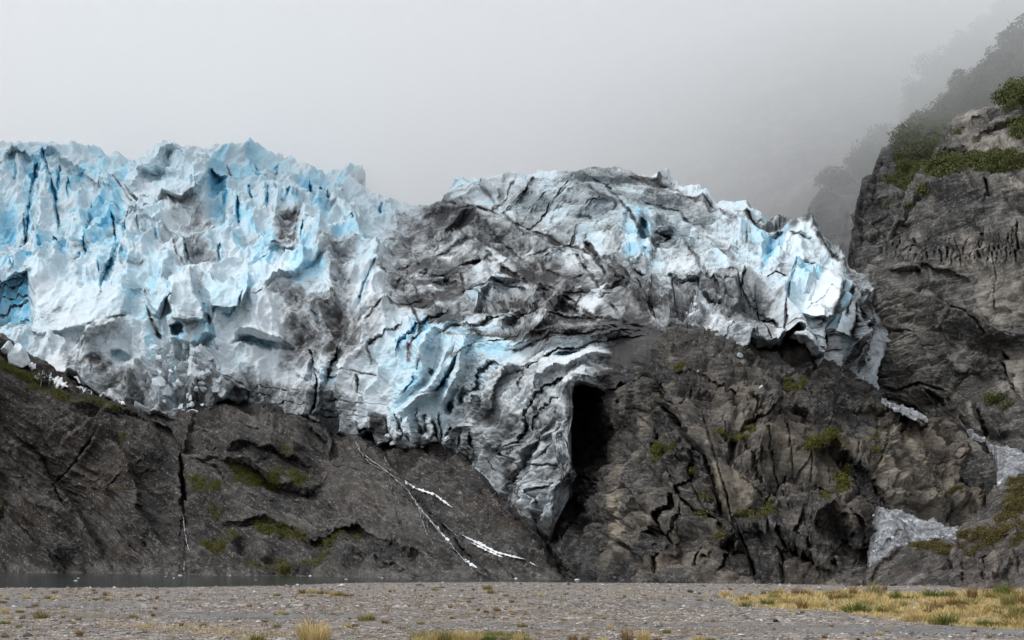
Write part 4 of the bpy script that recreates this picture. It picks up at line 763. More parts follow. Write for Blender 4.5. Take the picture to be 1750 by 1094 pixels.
s.st('G', '350,740 480,750 620,820 780,880 940,960 1094,980', 50, 4); s.cr('G', '620,820 720,850 800,900 850,1000', 4, 3); s.cr('G', '160,940 260,960 400,980', 5, 2); s.st('G', '740,1040 850,1000 960,980 1094,990', 30, 4); s.cr('G', '905,380 915,560 912,850', 3, 1.6); s.cr('G', '1080,340 1075,560', 4, 3)
s.cr('H', '960,0 1000,130 1060,240 1094,300', 7, 5); s.st('H', '760,140 820,60 860,0', 40, 4); s.cr('H', '200,230 330,260 480,220 620,260', 7, 4); s.cr('H', '480,240 600,330 640,420', 7, 4); s.st('H', '230,310 400,330 470,400 560,440 700,500', 30, -3); s.cr('H', '230,310 340,350 450,410', 9, 6); s.ri('H', '790,330 800,420 820,520', 7, 9, 3); s.ri('H', '700,320 740,420', 8, 10, 3); s.ri('H', '900,420 930,520', 7, 9, 3); s.ri('H', '480,220 500,330 540,410', 8, 10, 3); s.cr('H', '850,400 860,550', 9, 5); s.cr('H', '720,430 780,500', 8, 5); s.ri('H', '650,40 680,120 760,140', 10, 16, 3)
s.po('I', '1270,940 1290,830 1340,760 1420,700 1560,620 1750,620 1750,760 1660,770 1500,830 1350,960', h=3, w=5); s.cr('I', '1390,790 1480,800 1560,770', 7, 4); s.cr('I', '1300,960 1500,960 1750,960', 8, 4); s.bl('I', 1480, 760, 60, 40, -3)
for a_, b_, w_, m_ in (('G', '640,380 740,370 800,560 720,600 640,540', 9, .7), ('G', '820,380 900,370 920,560 820,560', 9, .55), ('G', '850,600 1094,600 1094,900 960,960 820,880 780,780', 16, .8), ('G', '350,730 500,745 620,790 500,770', 5, .8), ('G', '620,820 760,860 840,960 900,940 760,900', 7, .4), ('H', '640,20 760,-20 720,130 680,110', 6, .6), ('H', '960,-10 1120,0 1120,320 1010,130', 9, .9), ('H', '780,340 810,350 820,500 790,480', 3, .6), ('H', '470,330 540,360 520,410 470,400', 4, .5), ('H', '970,210 1050,230 1080,330 980,280', 5, .65), ('I', '1500,830 1750,820 1750,930 1350,960 1400,880', 7, .75), ('I', '1380,740 1420,690 1600,620 1700,620 1560,680 1400,780', 5, .75), ('G', '940,30 1094,20 1094,130 1020,90', 6, .8), ('G', '560,560 620,550 610,600 560,600', 4, .5), ('G', '180,640 900,640 900,1094 180,1094', 60, .12)):
    chan(s, 'R', a_, b_, w_, m_)
for a_, b_, w_, m_ in (('I', '1170,1030 1280,970 1420,960 1600,920 1760,940 1760,1050 1500,1060 1300,1094 1180,1080', 6, .95), ('I', '1450,640 1560,600 1760,540 1760,620 1560,630', 5, .95), ('G', '400,110 480,90 560,110 480,140', 5, .85), ('G', '350,190 400,180 390,220', 4, .8), ('I', '1660,760 1760,740 1760,860 1700,870', 6, .9), ('H', '890,310 1000,310 1000,350 900,360', 5, .85), ('H', '980,360 1060,360 1040,420', 5, .7), ('H', '640,260 700,270 660,300', 4, .6), ('H', '680,100 700,160 680,180', 4, .7), ('I', '1300,820 1400,800 1380,850', 5, .6)):
    chan(s, 'G', a_, b_, w_, m_)
chan(s, 'B', 'H', '720,160 770,160 760,200 720,195', 3, .9); chan(s, 'B', 'G', '660,800 780,840 760,880 660,820', 4, .6); chan(s, 'B', 'I', '1560,600 1700,590 1660,620', 4, .7); chan(s, 'B', 'G', '420,130 560,120 560,160 440,160', 5, .4)
s.D *= 1.4
s.edge(8, 6, 6, 2)
rockify(s, 6, 5., 430, big=.9, mid=.85, str_=1., el=(1.1, .8), pinch=.8)
s.B = np.clip(s.B + .75 * blotch(s, 4., 84, .0, .45, (1., .5, .12)) * (.35 + .65 * sst(s.PY, 330, 400) * (1 - sst(s.PY, 470, 520))), 0, 1)
vs = blotch(s, 3.2, 83, .0, .5, (1., .4, .16)) * sst(s.PY, 340, 400) * (1 - sst(s.PY, 460, 500))
s.R = np.clip(s.R * (.55 + .7 * blotch(s, 5, 81, -.4, .4)) + .28 * blotch(s, 14, 82, .0, .7) + .5 * vs, 0, 1)
s.G *= .4 + .8 * blotch(s, 2.4, 85, -.45, .25)
o = s.build('rock_cliff', M_CLIFF, back=60)
tag(o, 'tall pale-streaked rock cliff beside the right end of the glacier', kind='structure')

# --- cliff behind it and the far wooded spur, both running back into the cloud
s = M_ = Sheet(1448, 1880, 1.4, 300, [(1448,470),(1454,440),(1462,400),(1460,378),(1466,345),(1474,318),(1490,298),(1498,276),(1508,262),(1522,254),(1548,245),(1575,224),(1600,190),(1640,150),(1690,112),(1712,82),(1735,64),(1800,30),(1880,-20)],
    [(1448,560),(1800,560)], [(1448,560,330),(1448,440,345),(1475,330,372),(1520,262,425),(1600,200,470),(1690,120,490),(1800,60,490),(1600,420,335),(1800,420,320),(1800,560,320),(1600,300,395),(1700,180,450)], warp=2.5, jag=2, seed=53)
s.ri('G', '140,20 60,200 40,260 60,330', 14, 8, 5); s.cr('G', '100,200 200,190 300,180', 6, 3); s.cr('G', '60,330 150,300 260,260', 6, 3); s.st('G', '160,80 260,70 400,50', 20, 3); s.cr('G', '80,280 100,400 90,480', 6, 3); s.ri('G', '50,420 200,380', 10, 10, 2)
for a_, b_, w_, m_ in (('G', '140,60 300,20 460,-40 460,80 300,90 180,80', 8, .9), ('G', '140,230 240,200 300,200 230,230 150,250', 6, .75), ('P', '1520,262 1560,235 1620,165 1700,110 1800,40 1800,180 1640,210 1610,260 1580,300 1530,290', 10, 1.), ('G', '60,130 120,120 100,200', 6, .5)):
    chan(s, 'G', a_, b_, w_, m_)
s.edge(8, 6, 6, 2); rockify(s, 10, 6, 530, big=1., str_=1., el=(.9, .9), pinch=.7)
s.R = .35 * blotch(s, 10, 91, .1, .7); s.G *= .45 + .7 * blotch(s, 3.5, 92, -.5, .2)
o = s.build('mountainside', M_CLIFF, back=60); tag(o, 'bush-covered upper mountainside fading up into the mist', kind='structure')
s = H_ = Sheet(1355, 1880, 1.8, 240, [(1355,402),(1366,398),(1380,378),(1386,352),(1400,332),(1412,324),(1440,318),(1452,300),(1466,282),(1484,258),(1500,250),(1518,238),(1534,205),(1546,184),(1566,166),(1600,128),(1640,92),(1680,52),(1700,44),(1725,14),(1745,-6),(1800,-50),(1880,-110)],
    [(1355,520),(1800,520)], [(1355,520,500),(1355,400,520),(1400,335,540),(1500,260,600),(1600,140,680),(1700,60,760),(1800,-20,800),(1450,430,500),(1800,430,520),(1800,200,640)], warp=2.5, jag=2, seed=63)
s.ri('P', '1412,325 1395,380 1390,420', 16, 12, 8); s.cr('P', '1440,320 1450,380 1440,440', 10, 7); s.ri('P', '1500,252 1480,320 1465,400', 26, 16, 9); chan(s, 'G', 'P', '1380,320 1440,316 1520,235 1620,110 1800,-60 1800,260 1500,300 1440,330', 12, .9)
s.edge(8, 8, 6, 2); rockify(s, 5, 8, 630, big=1.8, mid=1.2, pinch=1.2); s.G *= .5 + .6 * blotch(s, 6, 93, -.5, .2)
o = s.build('far_hill', M_CLIFF, back=80); tag(o, 'steep far spur almost lost in the mist behind the cliff', kind='structure')

s = V_ = Sheet(-900, 1950, 6., 120, [(-900,-90),(1950,-90)], [(-900,520),(1950,520)], [(1480,520,540),(1480,330,590),(1480,0,900),(1300,330,690),(1300,0,980),(1100,300,880),(1100,0,1050),(840,280,1070),(840,0,1090),(840,520,1000),(1480,-90,980),(840,-90,1095),(1200,520,700),(300,520,1080),(300,-90,1095),(-900,520,1085),(-900,-90,1095),(-300,200,1090),(1950,-90,1050),(1950,520,640),(1700,200,860),(1950,200,900),(1700,520,560)], warp=2.5, jag=2, seed=66)  # wall added inside the cloud, leaning back so the sky darkens low and rightwards
rockify(s, 5, 8, 640, big=2., mid=1., pinch=.6)
o = s.build('valley_side', M_CLIFF, back=80); tag(o, 'dark far side of the valley hidden in the cloud', kind='structure')
# ---------------------------------------------------------------- knolls in the right foreground
s = N1 = Sheet(1476, 1672, .9, 150, [(1476,998),(1492,984),(1510,966),(1530,946),(1556,932),(1580,930),(1606,934),(1630,928),(1650,926),(1672,930)], [(1476,1016),(1560,1020),(1672,1026)],
    [(1476,1002,146),(1540,1006,140),(1660,1008,134),(1540,945,156),(1600,932,158),(1660,930,150),(1580,970,144)], warp=2, wsc=14, jag=1, seed=73)
s.cr('K', '1180,300 1290,330 1380,420', 6, 2); s.st('K', '1050,300 1150,360 1250,400 1400,380', 14, 1.6); s.ri('K', '900,470 1000,380 1100,280', 6, 16, 2)
for a_, b_, w_, m_ in (('K', '1130,260 1230,250 1290,260 1330,300 1250,330 1150,300', 16, .95), ('K', '1290,280 1420,280 1420,330 1300,340', 16, .8)): chan(s, 'G', a_, b_, w_, m_)
s.edge(6, 3, 3, .5); rockify(s, 20, 1.6, 730, big=.45, mid=.5, fine=.7, str_=.45, pinch=.4)
s.B = .7 * blotch(s, 3, 94, -.2, .5); s.R = .4 * blotch(s, 4, 95, .1, .6); s.G *= .15 + 1.1 * blotch(s, 1.6, 96, -.3, .3)
tag(s.build('low_knoll', M_KNOLL, back=14, drop=2), 'low brown mossy rock knoll at the edge of the gravel', 'rock knoll')
s = N2 = Sheet(1634, 1880, .8, 260, [(1634,960),(1640,938),(1644,914),(1652,900),(1664,884),(1680,868),(1694,852),(1712,842),(1735,834),(1760,826),(1800,816)], [(1634,1024),(1700,1030),(1800,1036)],
    [(1634,1006,130),(1700,1010,122),(1790,1014,116),(1650,905,150),(1700,850,158),(1790,820,152),(1700,915,138),(1790,910,130),(1650,950,134),(1720,960,126)], warp=2, wsc=14, jag=1, seed=83)
s.st('K', '1340,260 1450,220 1560,195 1680,190 1800,180', 30, 4); s.ri('K', '1470,220 1600,210 1750,200', 8, 30, 2); s.cr('K', '1430,340 1440,420 1450,480', 7, 3); s.cr('K', '1560,370 1540,420 1560,480', 6, 3); s.ri('K', '1600,330 1620,400 1600,470', 8, 8, 2.5)
s.ri('K', '1700,260 1680,360 1640,470', 9, 9, 2.4); s.cr('K', '1620,320 1560,340 1520,370', 5, 2); s.cr('K', '1720,330 1740,470', 6, 2.5); s.bl('K', 1370, 310, 50, 40, 2); s.cr('H', '800,990 900,900 1000,860', 5, 1.5)
for a_, b_, w_, m_ in (('H', '1000,830 1060,740 1200,700 1200,960 1100,1000 1040,1094 920,1080 1000,960', 18, .95), ('K', '1350,250 1440,220 1540,180 1620,180 1800,170 1800,200 1560,210 1420,250', 16, 1.), ('K', '1640,230 1800,190 1800,260 1700,290', 16, .8), ('K', '1400,280 1560,240 1640,260 1600,300 1440,330', 16, .7)): chan(s, 'G', a_, b_, w_, m_)
for a_, b_, w_, m_ in (('K', '1580,300 1640,330 1620,470 1590,470', 5, .65), ('K', '1680,300 1720,300 1690,420', 4, .4)): chan(s, 'R', a_, b_, w_, m_)
chan(s, 'B', 'K', '1340,260 1560,200 1800,190 1800,320 1600,300 1440,360', 14, .7)
s.edge(6, 4, 3, .5); rockify(s, 25, 1.8, 830, big=.55, mid=.6, fine=.8, str_=.5, el=(1.1, .8), pinch=.6)
s.B *= .4 + .8 * blotch(s, 2, 97, -.3, .4); s.R = np.clip(s.R + .35 * blotch(s, 3, 98, .1, .6), 0, 1); s.G *= .15 + 1.1 * blotch(s, 1.6, 99, -.35, .25)
tag(s.build('rock_knoll', M_KNOLL, back=18, drop=2), 'dark rock knoll with brown moss at the right edge of the gravel', 'rock knoll')

# ---------------------------------------------------------------- gravel plain, one sheet out to the horizon, dipping under the lake
LAKE = -.42
def grid1(parts):
    return np.unique(np.concatenate([np.linspace(a, b, n) for a, b, n in parts]))
gx = grid1([(-9000, -120, 14), (-120, 110, 520), (110, 9000, 14)]); gy = grid1([(-60, 30, 14), (30, 90, 330), (90, 190, 330), (190, 400, 40), (400, 14000, 16)])
X, Y = np.meshgrid(gx, gy)
shore = np.interp(X / np.maximum(Y, 1) * FOC + CX, [-200, 0, 250, 480, 640, 860, 1000, 1180, 1350, 1480, 1560, 1750], [137, 138, 141, 150, 171, 172, 168, 163, 158, 149, 165, 168])
shore = shore + 3.5 * fbm(X / 22, X * 0, X * 0 + 3, 5, 4)
t_ = (Y - shore)
und = .16 * fbm(X / 34, Y / 7.5, X * 0, 7, 4) + .05 * fbm(X / 6, Y / 2.2, X * 0, 8, 4) + .016 * fbm(X / 1.3, Y / .9, X * 0, 9, 3)
bank = .22 * sst(Y - (79 + .035 * X + 2.2 * fbm(X / 30, X * 0, X * 0, 6, 3)), -.3, .5) - .22 * sst(Y - (88 + 3 * fbm(X / 26, X * 0 + 2, X * 0, 6, 3)), 0, 9)
bank += .14 * sst(Y - (62 - .05 * X + 2 * fbm(X / 25, X * 0 + 5, X * 0, 6, 3)), -.2, .5) - .14 * sst(Y - (69 - .05 * X), 0, 6)
Z = (und + bank) * sst(-t_, 0, 25) + .03 * fbm(X / 3, Y / 1.5, X * 0, 12, 3) * sst(-t_, -1, 6) - .42 - .0 * X
Z = np.where(t_ < 0, Z + .42 * sst(-t_, -3, 16), Z) - 3.2 * sst(t_, -1, 26)
Z = np.where(Y > 420, -4, Z); Z = np.where(np.abs(X) > 400, Z - .5, Z)
col_grass = np.zeros_like(X)
V = np.stack([X, Y, Z], -1); ii = np.arange(X.size).reshape(X.shape)
Fq = np.stack([ii[:-1, :-1], ii[:-1, 1:], ii[1:, 1:], ii[1:, :-1]], -1).reshape(-1, 4)
# damp sandy channels (R), dry plant litter (G)
sand = sst(fbm(X / 30, Y / 4.5, X * 0 + 4, 15, 4), .05, .5); lit = sst(fbm(X / 16, Y / 3.5, X * 0 + 8, 16, 4), .18, .55)
def gz(x, y):
    i = min(max(np.searchsorted(gx, x) - 1, 0), len(gx) - 2); j = min(max(np.searchsorted(gy, y) - 1, 0), len(gy) - 2)
    u = (x - gx[i]) / (gx[i + 1] - gx[i]); v = (y - gy[j]) / (gy[j + 1] - gy[j])
    return float((Z[j, i] * (1 - u) + Z[j, i + 1] * u) * (1 - v) + (Z[j + 1, i] * (1 - u) + Z[j + 1, i + 1] * u) * v)
def gp(px, py):                                       # point of the gravel seen at a photo pixel
    Yv = 3.0 * FOC / max(py - HY, 6)
    for _ in range(6): Yv = (CH - gz((px - CX) * Yv / FOC, Yv)) * FOC / max(py - HY, 6)
    x = (px - CX) * Yv / FOC
    return x, Yv, gz(x, Yv)
k = NT('gravel'); R, G, B = k.mask(); p = k.pos()
def vor(sc_, out='Color', rand=1.):
    v = k.n('ShaderNodeTexVoronoi'); v.inputs['Scale'].default_value = sc_; v.inputs['Randomness'].default_value = rand; k.l(p, v.inputs['Vector']); return v.outputs[out]
q1 = k.n('ShaderNodeSeparateColor'); k.l(vor(7.), q1.inputs[0]); q2 = k.n('ShaderNodeSeparateColor'); k.l(vor(2.6), q2.inputs[0])
n1 = k.noise(p, .25, 6, .6)
stone = k.ma('ADD', k.ma('MULTIPLY', q1.outputs[0], .6), k.ma('MULTIPLY', q2.outputs[1], .4))
col = k.ramp(stone, [(.12, (.046, .041, .037)), (.45, (.128, .114, .101)), (.72, (.240, .212, .185)), (.93, (.48, .43, .39))])
warm = k.mix(k.ramp(q2.outputs[2], [(.55, 0.), (.8, .55)]), col, (.21, .165, .13))
sandc = k.mix(k.ma('MULTIPLY', R, .75), warm, k.ramp(n1, [(.3, (.085, .088, .092)), (.7, (.135, .137, .14))]))
lc = k.ramp(q1.outputs[1], [(.2, (.065, .042, .022)), (.8, (.19, .135, .062))])
gc = k.mix(k.ma('MULTIPLY', G, k.ramp(k.ma('ADD', k.noise(p, 2.2, 4, .7), k.ma('MULTIPLY', q1.outputs[2], .25)), [(.5, 0.), (.72, .85)])), sandc, lc)
grassc = k.ramp(k.noise(p, 1.6, 5, .7), [(.25, (.09, .065, .025)), (.5, (.25, .18, .065)), (.75, (.34, .26, .11))])
gc = k.mix(k.ma('MULTIPLY', B, k.ramp(k.noise(p, 1.1, 5, .75), [(.32, 0.), (.55, 1.)])), gc, grassc)
k.bump(k.ma('ADD', vor(7., 'Distance'), k.ma('MULTIPLY', vor(2.6, 'Distance'), 1.)), .6, -.03)
M_GRAVEL = k.fin(gc, .85, .25)
# dry grass flat on the right and the strip at the bottom edge: turf colour under the blades
PXg = X / np.maximum(Y, 1) * FOC + CX; PYg = HY + (CH - Z) / np.maximum(Y, 1) * FOC
def inpoly(poly, x, y):
    q = poly + poly[:1]; r = np.zeros(np.shape(x), bool)
    for (ax, ay), (bx, by) in zip(q[:-1], q[1:]):
        r ^= ((ay > y) != (by > y)) & (x < (bx - ax) * (y - ay) / (by - ay + 1e-9) + ax)
    return r
FLAT = [(1235,1030),(1270,1024),(1330,1016),(1400,1014),(1500,1014),(1600,1014),(1700,1010),(1790,1010),(1790,1076),(1700,1074),(1600,1068),(1520,1058),(1480,1052),(1400,1042),(1330,1041),(1280,1036)]
wob = 10 * fbm(X / 5, Y / 3, X * 0, 91, 4)
turf = inpoly(FLAT, PXg + wob * 2, PYg + wob * .35).astype(float)
gm = np.stack([sand, np.clip(lit, 0, 1), turf], -1).reshape(-1, 3).astype(np.float32)
tag(link('ground', mesh_np('ground', V, Fq, gm), M_GRAVEL), 'wide grey gravel plain in front of the lake', kind='structure')

# ---------------------------------------------------------------- lake and meltwater
k = NT('lake_water'); p = k.pos((.5, 2.2, 1))
h = k.noise(p, .9, 4, .6); k.bump(h, .35, .08)
M_LAKE = k.fin((.030, .038, .036), .12, .5)
lx, ly = np.meshgrid(np.linspace(-260, 130, 60), np.linspace(120, 420, 60))
ii = np.arange(lx.size).reshape(lx.shape)
tag(link('lake', mesh_np('lake', np.stack([lx, ly, 0 * lx + LAKE], -1), np.stack([ii[:-1, :-1], ii[:-1, 1:], ii[1:, 1:], ii[1:, :-1]], -1).reshape(-1, 4)), M_LAKE), 'narrow dark green meltwater lake along the foot of the rock', kind='structure')

k = NT('white_water'); R, G, B = k.mask(); p = k.pos((1, 1, .7))
M_FOAM = k.fin(k.ramp(k.ma('MULTIPLY', k.noise(p, 1.1, 6, .75, .6), 1.), [(.32, (.14, .145, .15)), (.48, (.50, .52, .53)), (.62, (.66, .68, .69))]), .35, .5)
k = NT('old_ice'); p = k.pos()
t1 = k.ma('ADD', k.ma('MULTIPLY', k.noise(p, .6, 6, .7, .6), .75), k.ma('MULTIPLY', k.noise(p, 4., 5, .8), .5))
c_ = k.ramp(t1, [(.48, (.05, .05, .053)), (.59, (.16, .164, .172)), (.69, (.29, .30, .31)), (.80, (.70, .72, .74))])
k.bump(k.noise(p, 1.3, 6, .75), .8, .5); M_OLD = k.fin(c_, .6, .3)
k = NT('snow'); p = k.pos(); k.bump(k.noise(p, 1.5, 5, .7), .5, .3); M_SNOW = k.fin(k.ramp(k.noise(p, .8, 6, .7), [(.35, (.50, .50, .50)), (.55, (.82, .84, .86))]), .6, .25)
def ribbon(name, sheet, fr, strs, width, mat, lift=.7, taper=True, w2=None, amp=1.2, parent=None, sd=0):
    """water or snow lying on a rock body, following the surface found under the traced line"""
    Vs, Fs = [], []
    for st_, wd in zip(strs, width):
        p = pts(fr, st_); L_ = np.concatenate([[0], np.cumsum(np.hypot(*np.diff(p, axis=0).T))]); n = max(4, int(L_[-1] / 1.3))
        u = np.linspace(0, L_[-1], n); x = np.interp(u, L_, p[:, 0]); y = np.interp(u, L_, p[:, 1])
        x = x + amp * fbm(u / 9, u * 0 + sd, u * 0, 3, 3); tx = np.gradient(x); ty = np.gradient(y); l = np.hypot(tx, ty) + 1e-6; nx_, ny_ = -ty / l, tx / l
        ww = wd * np.clip(.75 + 1.5 * fbm(u / 6, u * 0 + 4 + sd, u * 0, 5, 4), .12, 1.6)
        if taper: ww = ww * np.clip(np.minimum(u, L_[-1] - u) / (L_[-1] * .12 + .1), .15, 1)
        b = len(Vs); m = 5; ej = [.45 * fbm(u / 3.2, u * 0 + sd, u * 0 + q_, 9, 3) for q_ in (0, 7)]
        for i in range(n):
            for j in range(m):
                o = ((j / (m - 1) - .5) + ej[j > 2][i]) * ww[i]; qx, qy = x[i] + nx_[i] * o, y[i] + ny_[i] * o
                Vs.append(w1(qx, qy, sheet.at(qx, qy, 2) - (lift + .25 if 0 < j < m - 1 else -.15)))
        for i in range(n - 1):
            for j in range(m - 1): a = b + i * m + j; Fs.append((a, a + 1, a + m + 1, a + m))
    return link(name, mesh_np(name, np.array([tuple(v) for v in Vs]), np.array(Fs)), mat, parent)
tag(ribbon('meltwater_stream', L, 'E', ['150,565 200,655 330,750 430,840 480,920 540,990 620,1094', '160,600 230,700 400,790', '300,640 318,690 338,718', '470,900 520,1000 540,1060', '430,840 500,890 600,1000 700,1090', '330,750 350,840 420,960'], [1.3, .7, .9, .5, .6, .45], M_FOAM, amp=3.2), 'thin white meltwater stream threading down the left slab', kind='structure')
tag(ribbon('meltwater_stream', L, 'M', ['1190,0 1260,100 1340,190 1430,300 1530,420 1660,515', '1215,20 1250,160 1290,260 1340,330'], [1.4, .7], M_FOAM, amp=2.6), 'white rivulet running on down the slab to the lake', kind='structure')
tag(ribbon('meltwater_trickle', L, 'L', ['1215,110 1225,200 1240,300 1265,370', '1225,420 1222,490'], [1.3, 1.], M_FOAM), 'short white trickle in a vertical crack above the lake', kind='structure')
G1 = 'snow streaks on the left slab'
for st_, wd, lb in ((['400,770 430,810 480,835 560,860 650,925'], 5., 'white snow streak beside the stream, highest on the slab'),):
    tag(ribbon('snow_streak', L, 'E', st_, [wd], M_SNOW, lift=.45, amp=2), lb, 'snow patch', G1)
for st_, wd, lb in ((['1500,240 1560,275 1640,310 1700,345 1780,385', '1620,290 1680,330', '1690,360 1790,400'], [2.4, 3.5, 2.4], 'long broken snow streak low on the slab'), (['1380,235 1400,265 1435,290'], [4.5], 'small white snow patch on the stream above the lake'), (['1355,190 1365,210'], [3.5], 'tiny snow scrap above the small snow patch'), (['1535,410 1570,440 1615,470'], [5], 'snow patch nearest the lake beside the stream')):
    tag(ribbon('snow_streak', L, 'M', st_, wd, M_SNOW, lift=.45, amp=2), lb, 'snow patch', G1)
tag(ribbon('snow_streak', L, 'J', ['0,265 90,320 190,365 300,395 380,412', '20,300 120,350 230,400', '410,430 450,455'], [4.5, 4, 2], M_SNOW, lift=.45, amp=2), 'widest snow streak on the slab left of the ice tongue', 'snow patch', G1)
# stream bed of old grey ice and water between the buttress and the knolls
s = Sheet(1484, 1648, 1., 120, [(1484,962),(1488,930),(1494,890),(1500,869),(1515,872),(1545,880),(1575,890),(1600,902),(1625,908),(1648,908)], [(1484,982),(1492,994),(1500,990),(1520,980),(1600,960),(1648,950)],
    [(1484,990,150),(1500,868,186),(1640,908,178),(1640,950,160),(1560,890,182),(1500,940,160)], warp=2, jag=.8, seed=93)
s.st('K', '960,300 1040,260 1100,230', 14, -1); rockify(s, 20, 3, 930, big=.6, mid=1., fine=1.2, str_=.2, pinch=.1)
tag(s.build('stream_bed', M_OLD, back=8, drop=2), 'grey tumbling meltwater and old ice filling the gully behind the knoll', kind='structure')
FAN = s
s = Sheet(1506, 1586, .8, 50, [(1506,683),(1520,686),(1545,696),(1565,706),(1586,716)], [(1506,690),(1530,708),(1550,716),(1586,720)], [(1506,685,242),(1545,706,236),(1586,718,234),(1545,696,244)], warp=1, jag=1.6, seed=94); rockify(s, 20, 3, 940, big=.15, mid=.4, fine=1., str_=.2, pinch=.1)
tag(s.build('old_snow_bed', M_OLD, back=8, drop=1), 'pale old snow wedge in the notch between buttress and cliff', 'snow patch')
s = Sheet(1650, 1760, .8, 90, [(1650,742),(1656,738),(1668,748),(1682,762),(1700,766),(1725,776),(1760,784)], [(1650,752),(1680,772),(1702,800),(1704,838),(1730,830),(1760,810)], [(1650,745,222),(1682,766,220),(1704,835,205),(1740,780,214),(1760,810,206)], warp=1.5, jag=.8, seed=95)
rockify(s, 20, 3, 950, big=.6, mid=1.1, fine=1.2, str_=.2, pinch=.1)
tag(s.build('waterfall', M_OLD, back=6, drop=1), 'grey and white meltwater falls above the right knoll', kind='structure')
# ---------------------------------------------------------------- plants
def leaf_mat(name, cols, rough=.7):
    k = NT(name); g_ = k.n('ShaderNodeNewGeometry'); oi = k.n('ShaderNodeObjectInfo')
    f = k.ma('FRACT', k.ma('ADD', g_.outputs['Random Per Island'], k.ma('MULTIPLY', oi.outputs['Random'], .35)))
    n = len(cols); c = k.ramp(f, [(i / max(n - 1, 1), q) for i, q in enumerate(cols)])
    k.b.inputs['Transmission Weight'].default_value = 0
    return k.fin(c, rough, .2)
M_LEAF = leaf_mat('bush_leaves', [(.035, .050, .018), (.075, .095, .026), (.095, .110, .030), (.050, .066, .022), (.125, .118, .036), (.080, .058, .026)])
M_LEAFD = leaf_mat('conifer_leaves', [(.012, .022, .012), (.026, .038, .016), (.036, .046, .018), (.018, .028, .012)])
M_MOSS = leaf_mat('ledge_plants', [(.035, .045, .010), (.070, .080, .015), (.115, .120, .022), (.120, .085, .026), (.050, .060, .012)])
M_TURF = leaf_mat('brown_turf', [(.050, .048, .012), (.085, .066, .020), (.105, .062, .022), (.055, .060, .012), (.090, .090, .022)])
M_BARK = NT('bark').fin((.055, .045, .038), .9, .2)
M_STRAW = leaf_mat('straw_grass', [(.56, .42, .19), (.66, .52, .27), (.46, .33, .13), (.30, .25, .09), (.60, .47, .23)])
M_OLIVE = leaf_mat('olive_grass', [(.16, .15, .04), (.26, .22, .07), (.11, .12, .03), (.34, .26, .09), (.13, .15, .035)])
M_RUSTG = leaf_mat('russet_grass', [(.17, .09, .035), (.24, .14, .05), (.11, .065, .025), (.30, .20, .08)])
M_GREEN = leaf_mat('green_grass', [(.075, .115, .02), (.13, .16, .035), (.06, .10, .018), (.20, .19, .05)])
def quads(cs, sz, up=.0, flat=1., seed=0):
    """many small leaf faces at the given centres, random orientation"""
    r = np.random.default_rng(seed); n = len(cs); cs = np.asarray(cs)
    a = r.normal(size=(n, 3)); a[:, 2] *= flat; a /= np.linalg.norm(a, axis=1, keepdims=True)
    b = r.normal(size=(n, 3)); b -= a * (a * b).sum(1, keepdims=True); b /= np.linalg.norm(b, axis=1, keepdims=True)
    s = (np.asarray(sz) * np.ones(n) * r.uniform(.6, 1.3, n))[:, None]
    V = np.stack([cs - a * s, cs - b * s * .45, cs + a * s, cs + b * s * .45], 1).reshape(-1, 3)
    return V, np.arange(4 * n).reshape(n, 4)
def crown_pts(n, seed, lobes, r):
    q = np.random.default_rng(seed); out = []
    for (cx, cy, cz, rr) in lobes:
        m = int(n * rr ** 2 / sum(l[3] ** 2 for l in lobes)); d = q.normal(size=(m, 3)); d /= np.linalg.norm(d, axis=1, keepdims=True)
        out.append(np.array([cx, cy, cz]) + d * rr * (q.uniform(.35, 1.12, (m, 1)) ** .6) * np.array([1, 1, .8]))
    return np.concatenate(out) * r
def stem_mesh(name, h, r0, limbs, seed):
    q = random.Random(seed); V, Fs = [], []
    def tube(a, b, ra, rb):
        a = Vector(a); b = Vector(b); d = (b - a).normalized(); u = d.orthogonal().normalized(); v = d.cross(u); k0 = len(V)
        for c, rr in ((a, ra), (b, rb)):
            for i in range(6): V.append(tuple(c + (u * math.cos(i * math.pi / 3) + v * math.sin(i * math.pi / 3)) * rr))
        for i in range(6): Fs.append((k0 + i, k0 + (i + 1) % 6, k0 + 6 + (i + 1) % 6, k0 + 6 + i))
    tube((0, 0, -.3), (.06 * h, 0, h * .55), r0, r0 * .6); tube((.06 * h, 0, h * .55), (.02 * h, .03 * h, h * .92), r0 * .6, r0 * .15)
    for i in range(limbs):
        a = q.uniform(0, 6.28); z0 = q.uniform(.3, .7) * h; tube((.04 * h, 0, z0), (.04 * h + math.cos(a) * .3 * h, math.sin(a) * .3 * h, z0 + .2 * h), r0 * .4, r0 * .1)
    return mesh_np(name, np.array(V), np.array(Fs))
BUSH, TREE = [], []
for i in range(6):
    q = random.Random(100 + i); lobes = [(q.uniform(-.6, .6), q.uniform(-.5, .5), q.uniform(.35, .95), q.uniform(.32, .62)) for _ in range(7)]
    P_ = crown_pts(800, i, lobes, 1.); me = mesh_np('crown', *quads(P_, .075, seed=i)); me.materials.append(M_LEAF)
    st_ = stem_mesh('stem', .9, .05, 4, i); st_.materials.append(M_BARK); BUSH.append((me, st_))
    lobes = []
    for z_ in np.linspace(.28, .95, 7):
        w_ = .30 * (1.12 - z_) + .05
        for j in range(2): a = q.uniform(0, 6.28); lobes.append((math.cos(a) * w_ * .6, math.sin(a) * w_ * .6, z_, w_ * q.uniform(.75, 1.1)))
    P_ = crown_pts(620, 20 + i, lobes, 1.); me = mesh_np('crown', *quads(P_, .05, flat=.5, seed=20 + i)); me.materials.append(M_LEAFD)
    st_ = stem_mesh('trunk', 1., .022, 5, 40 + i); st_.materials.append(M_BARK); TREE.append((me, st_))
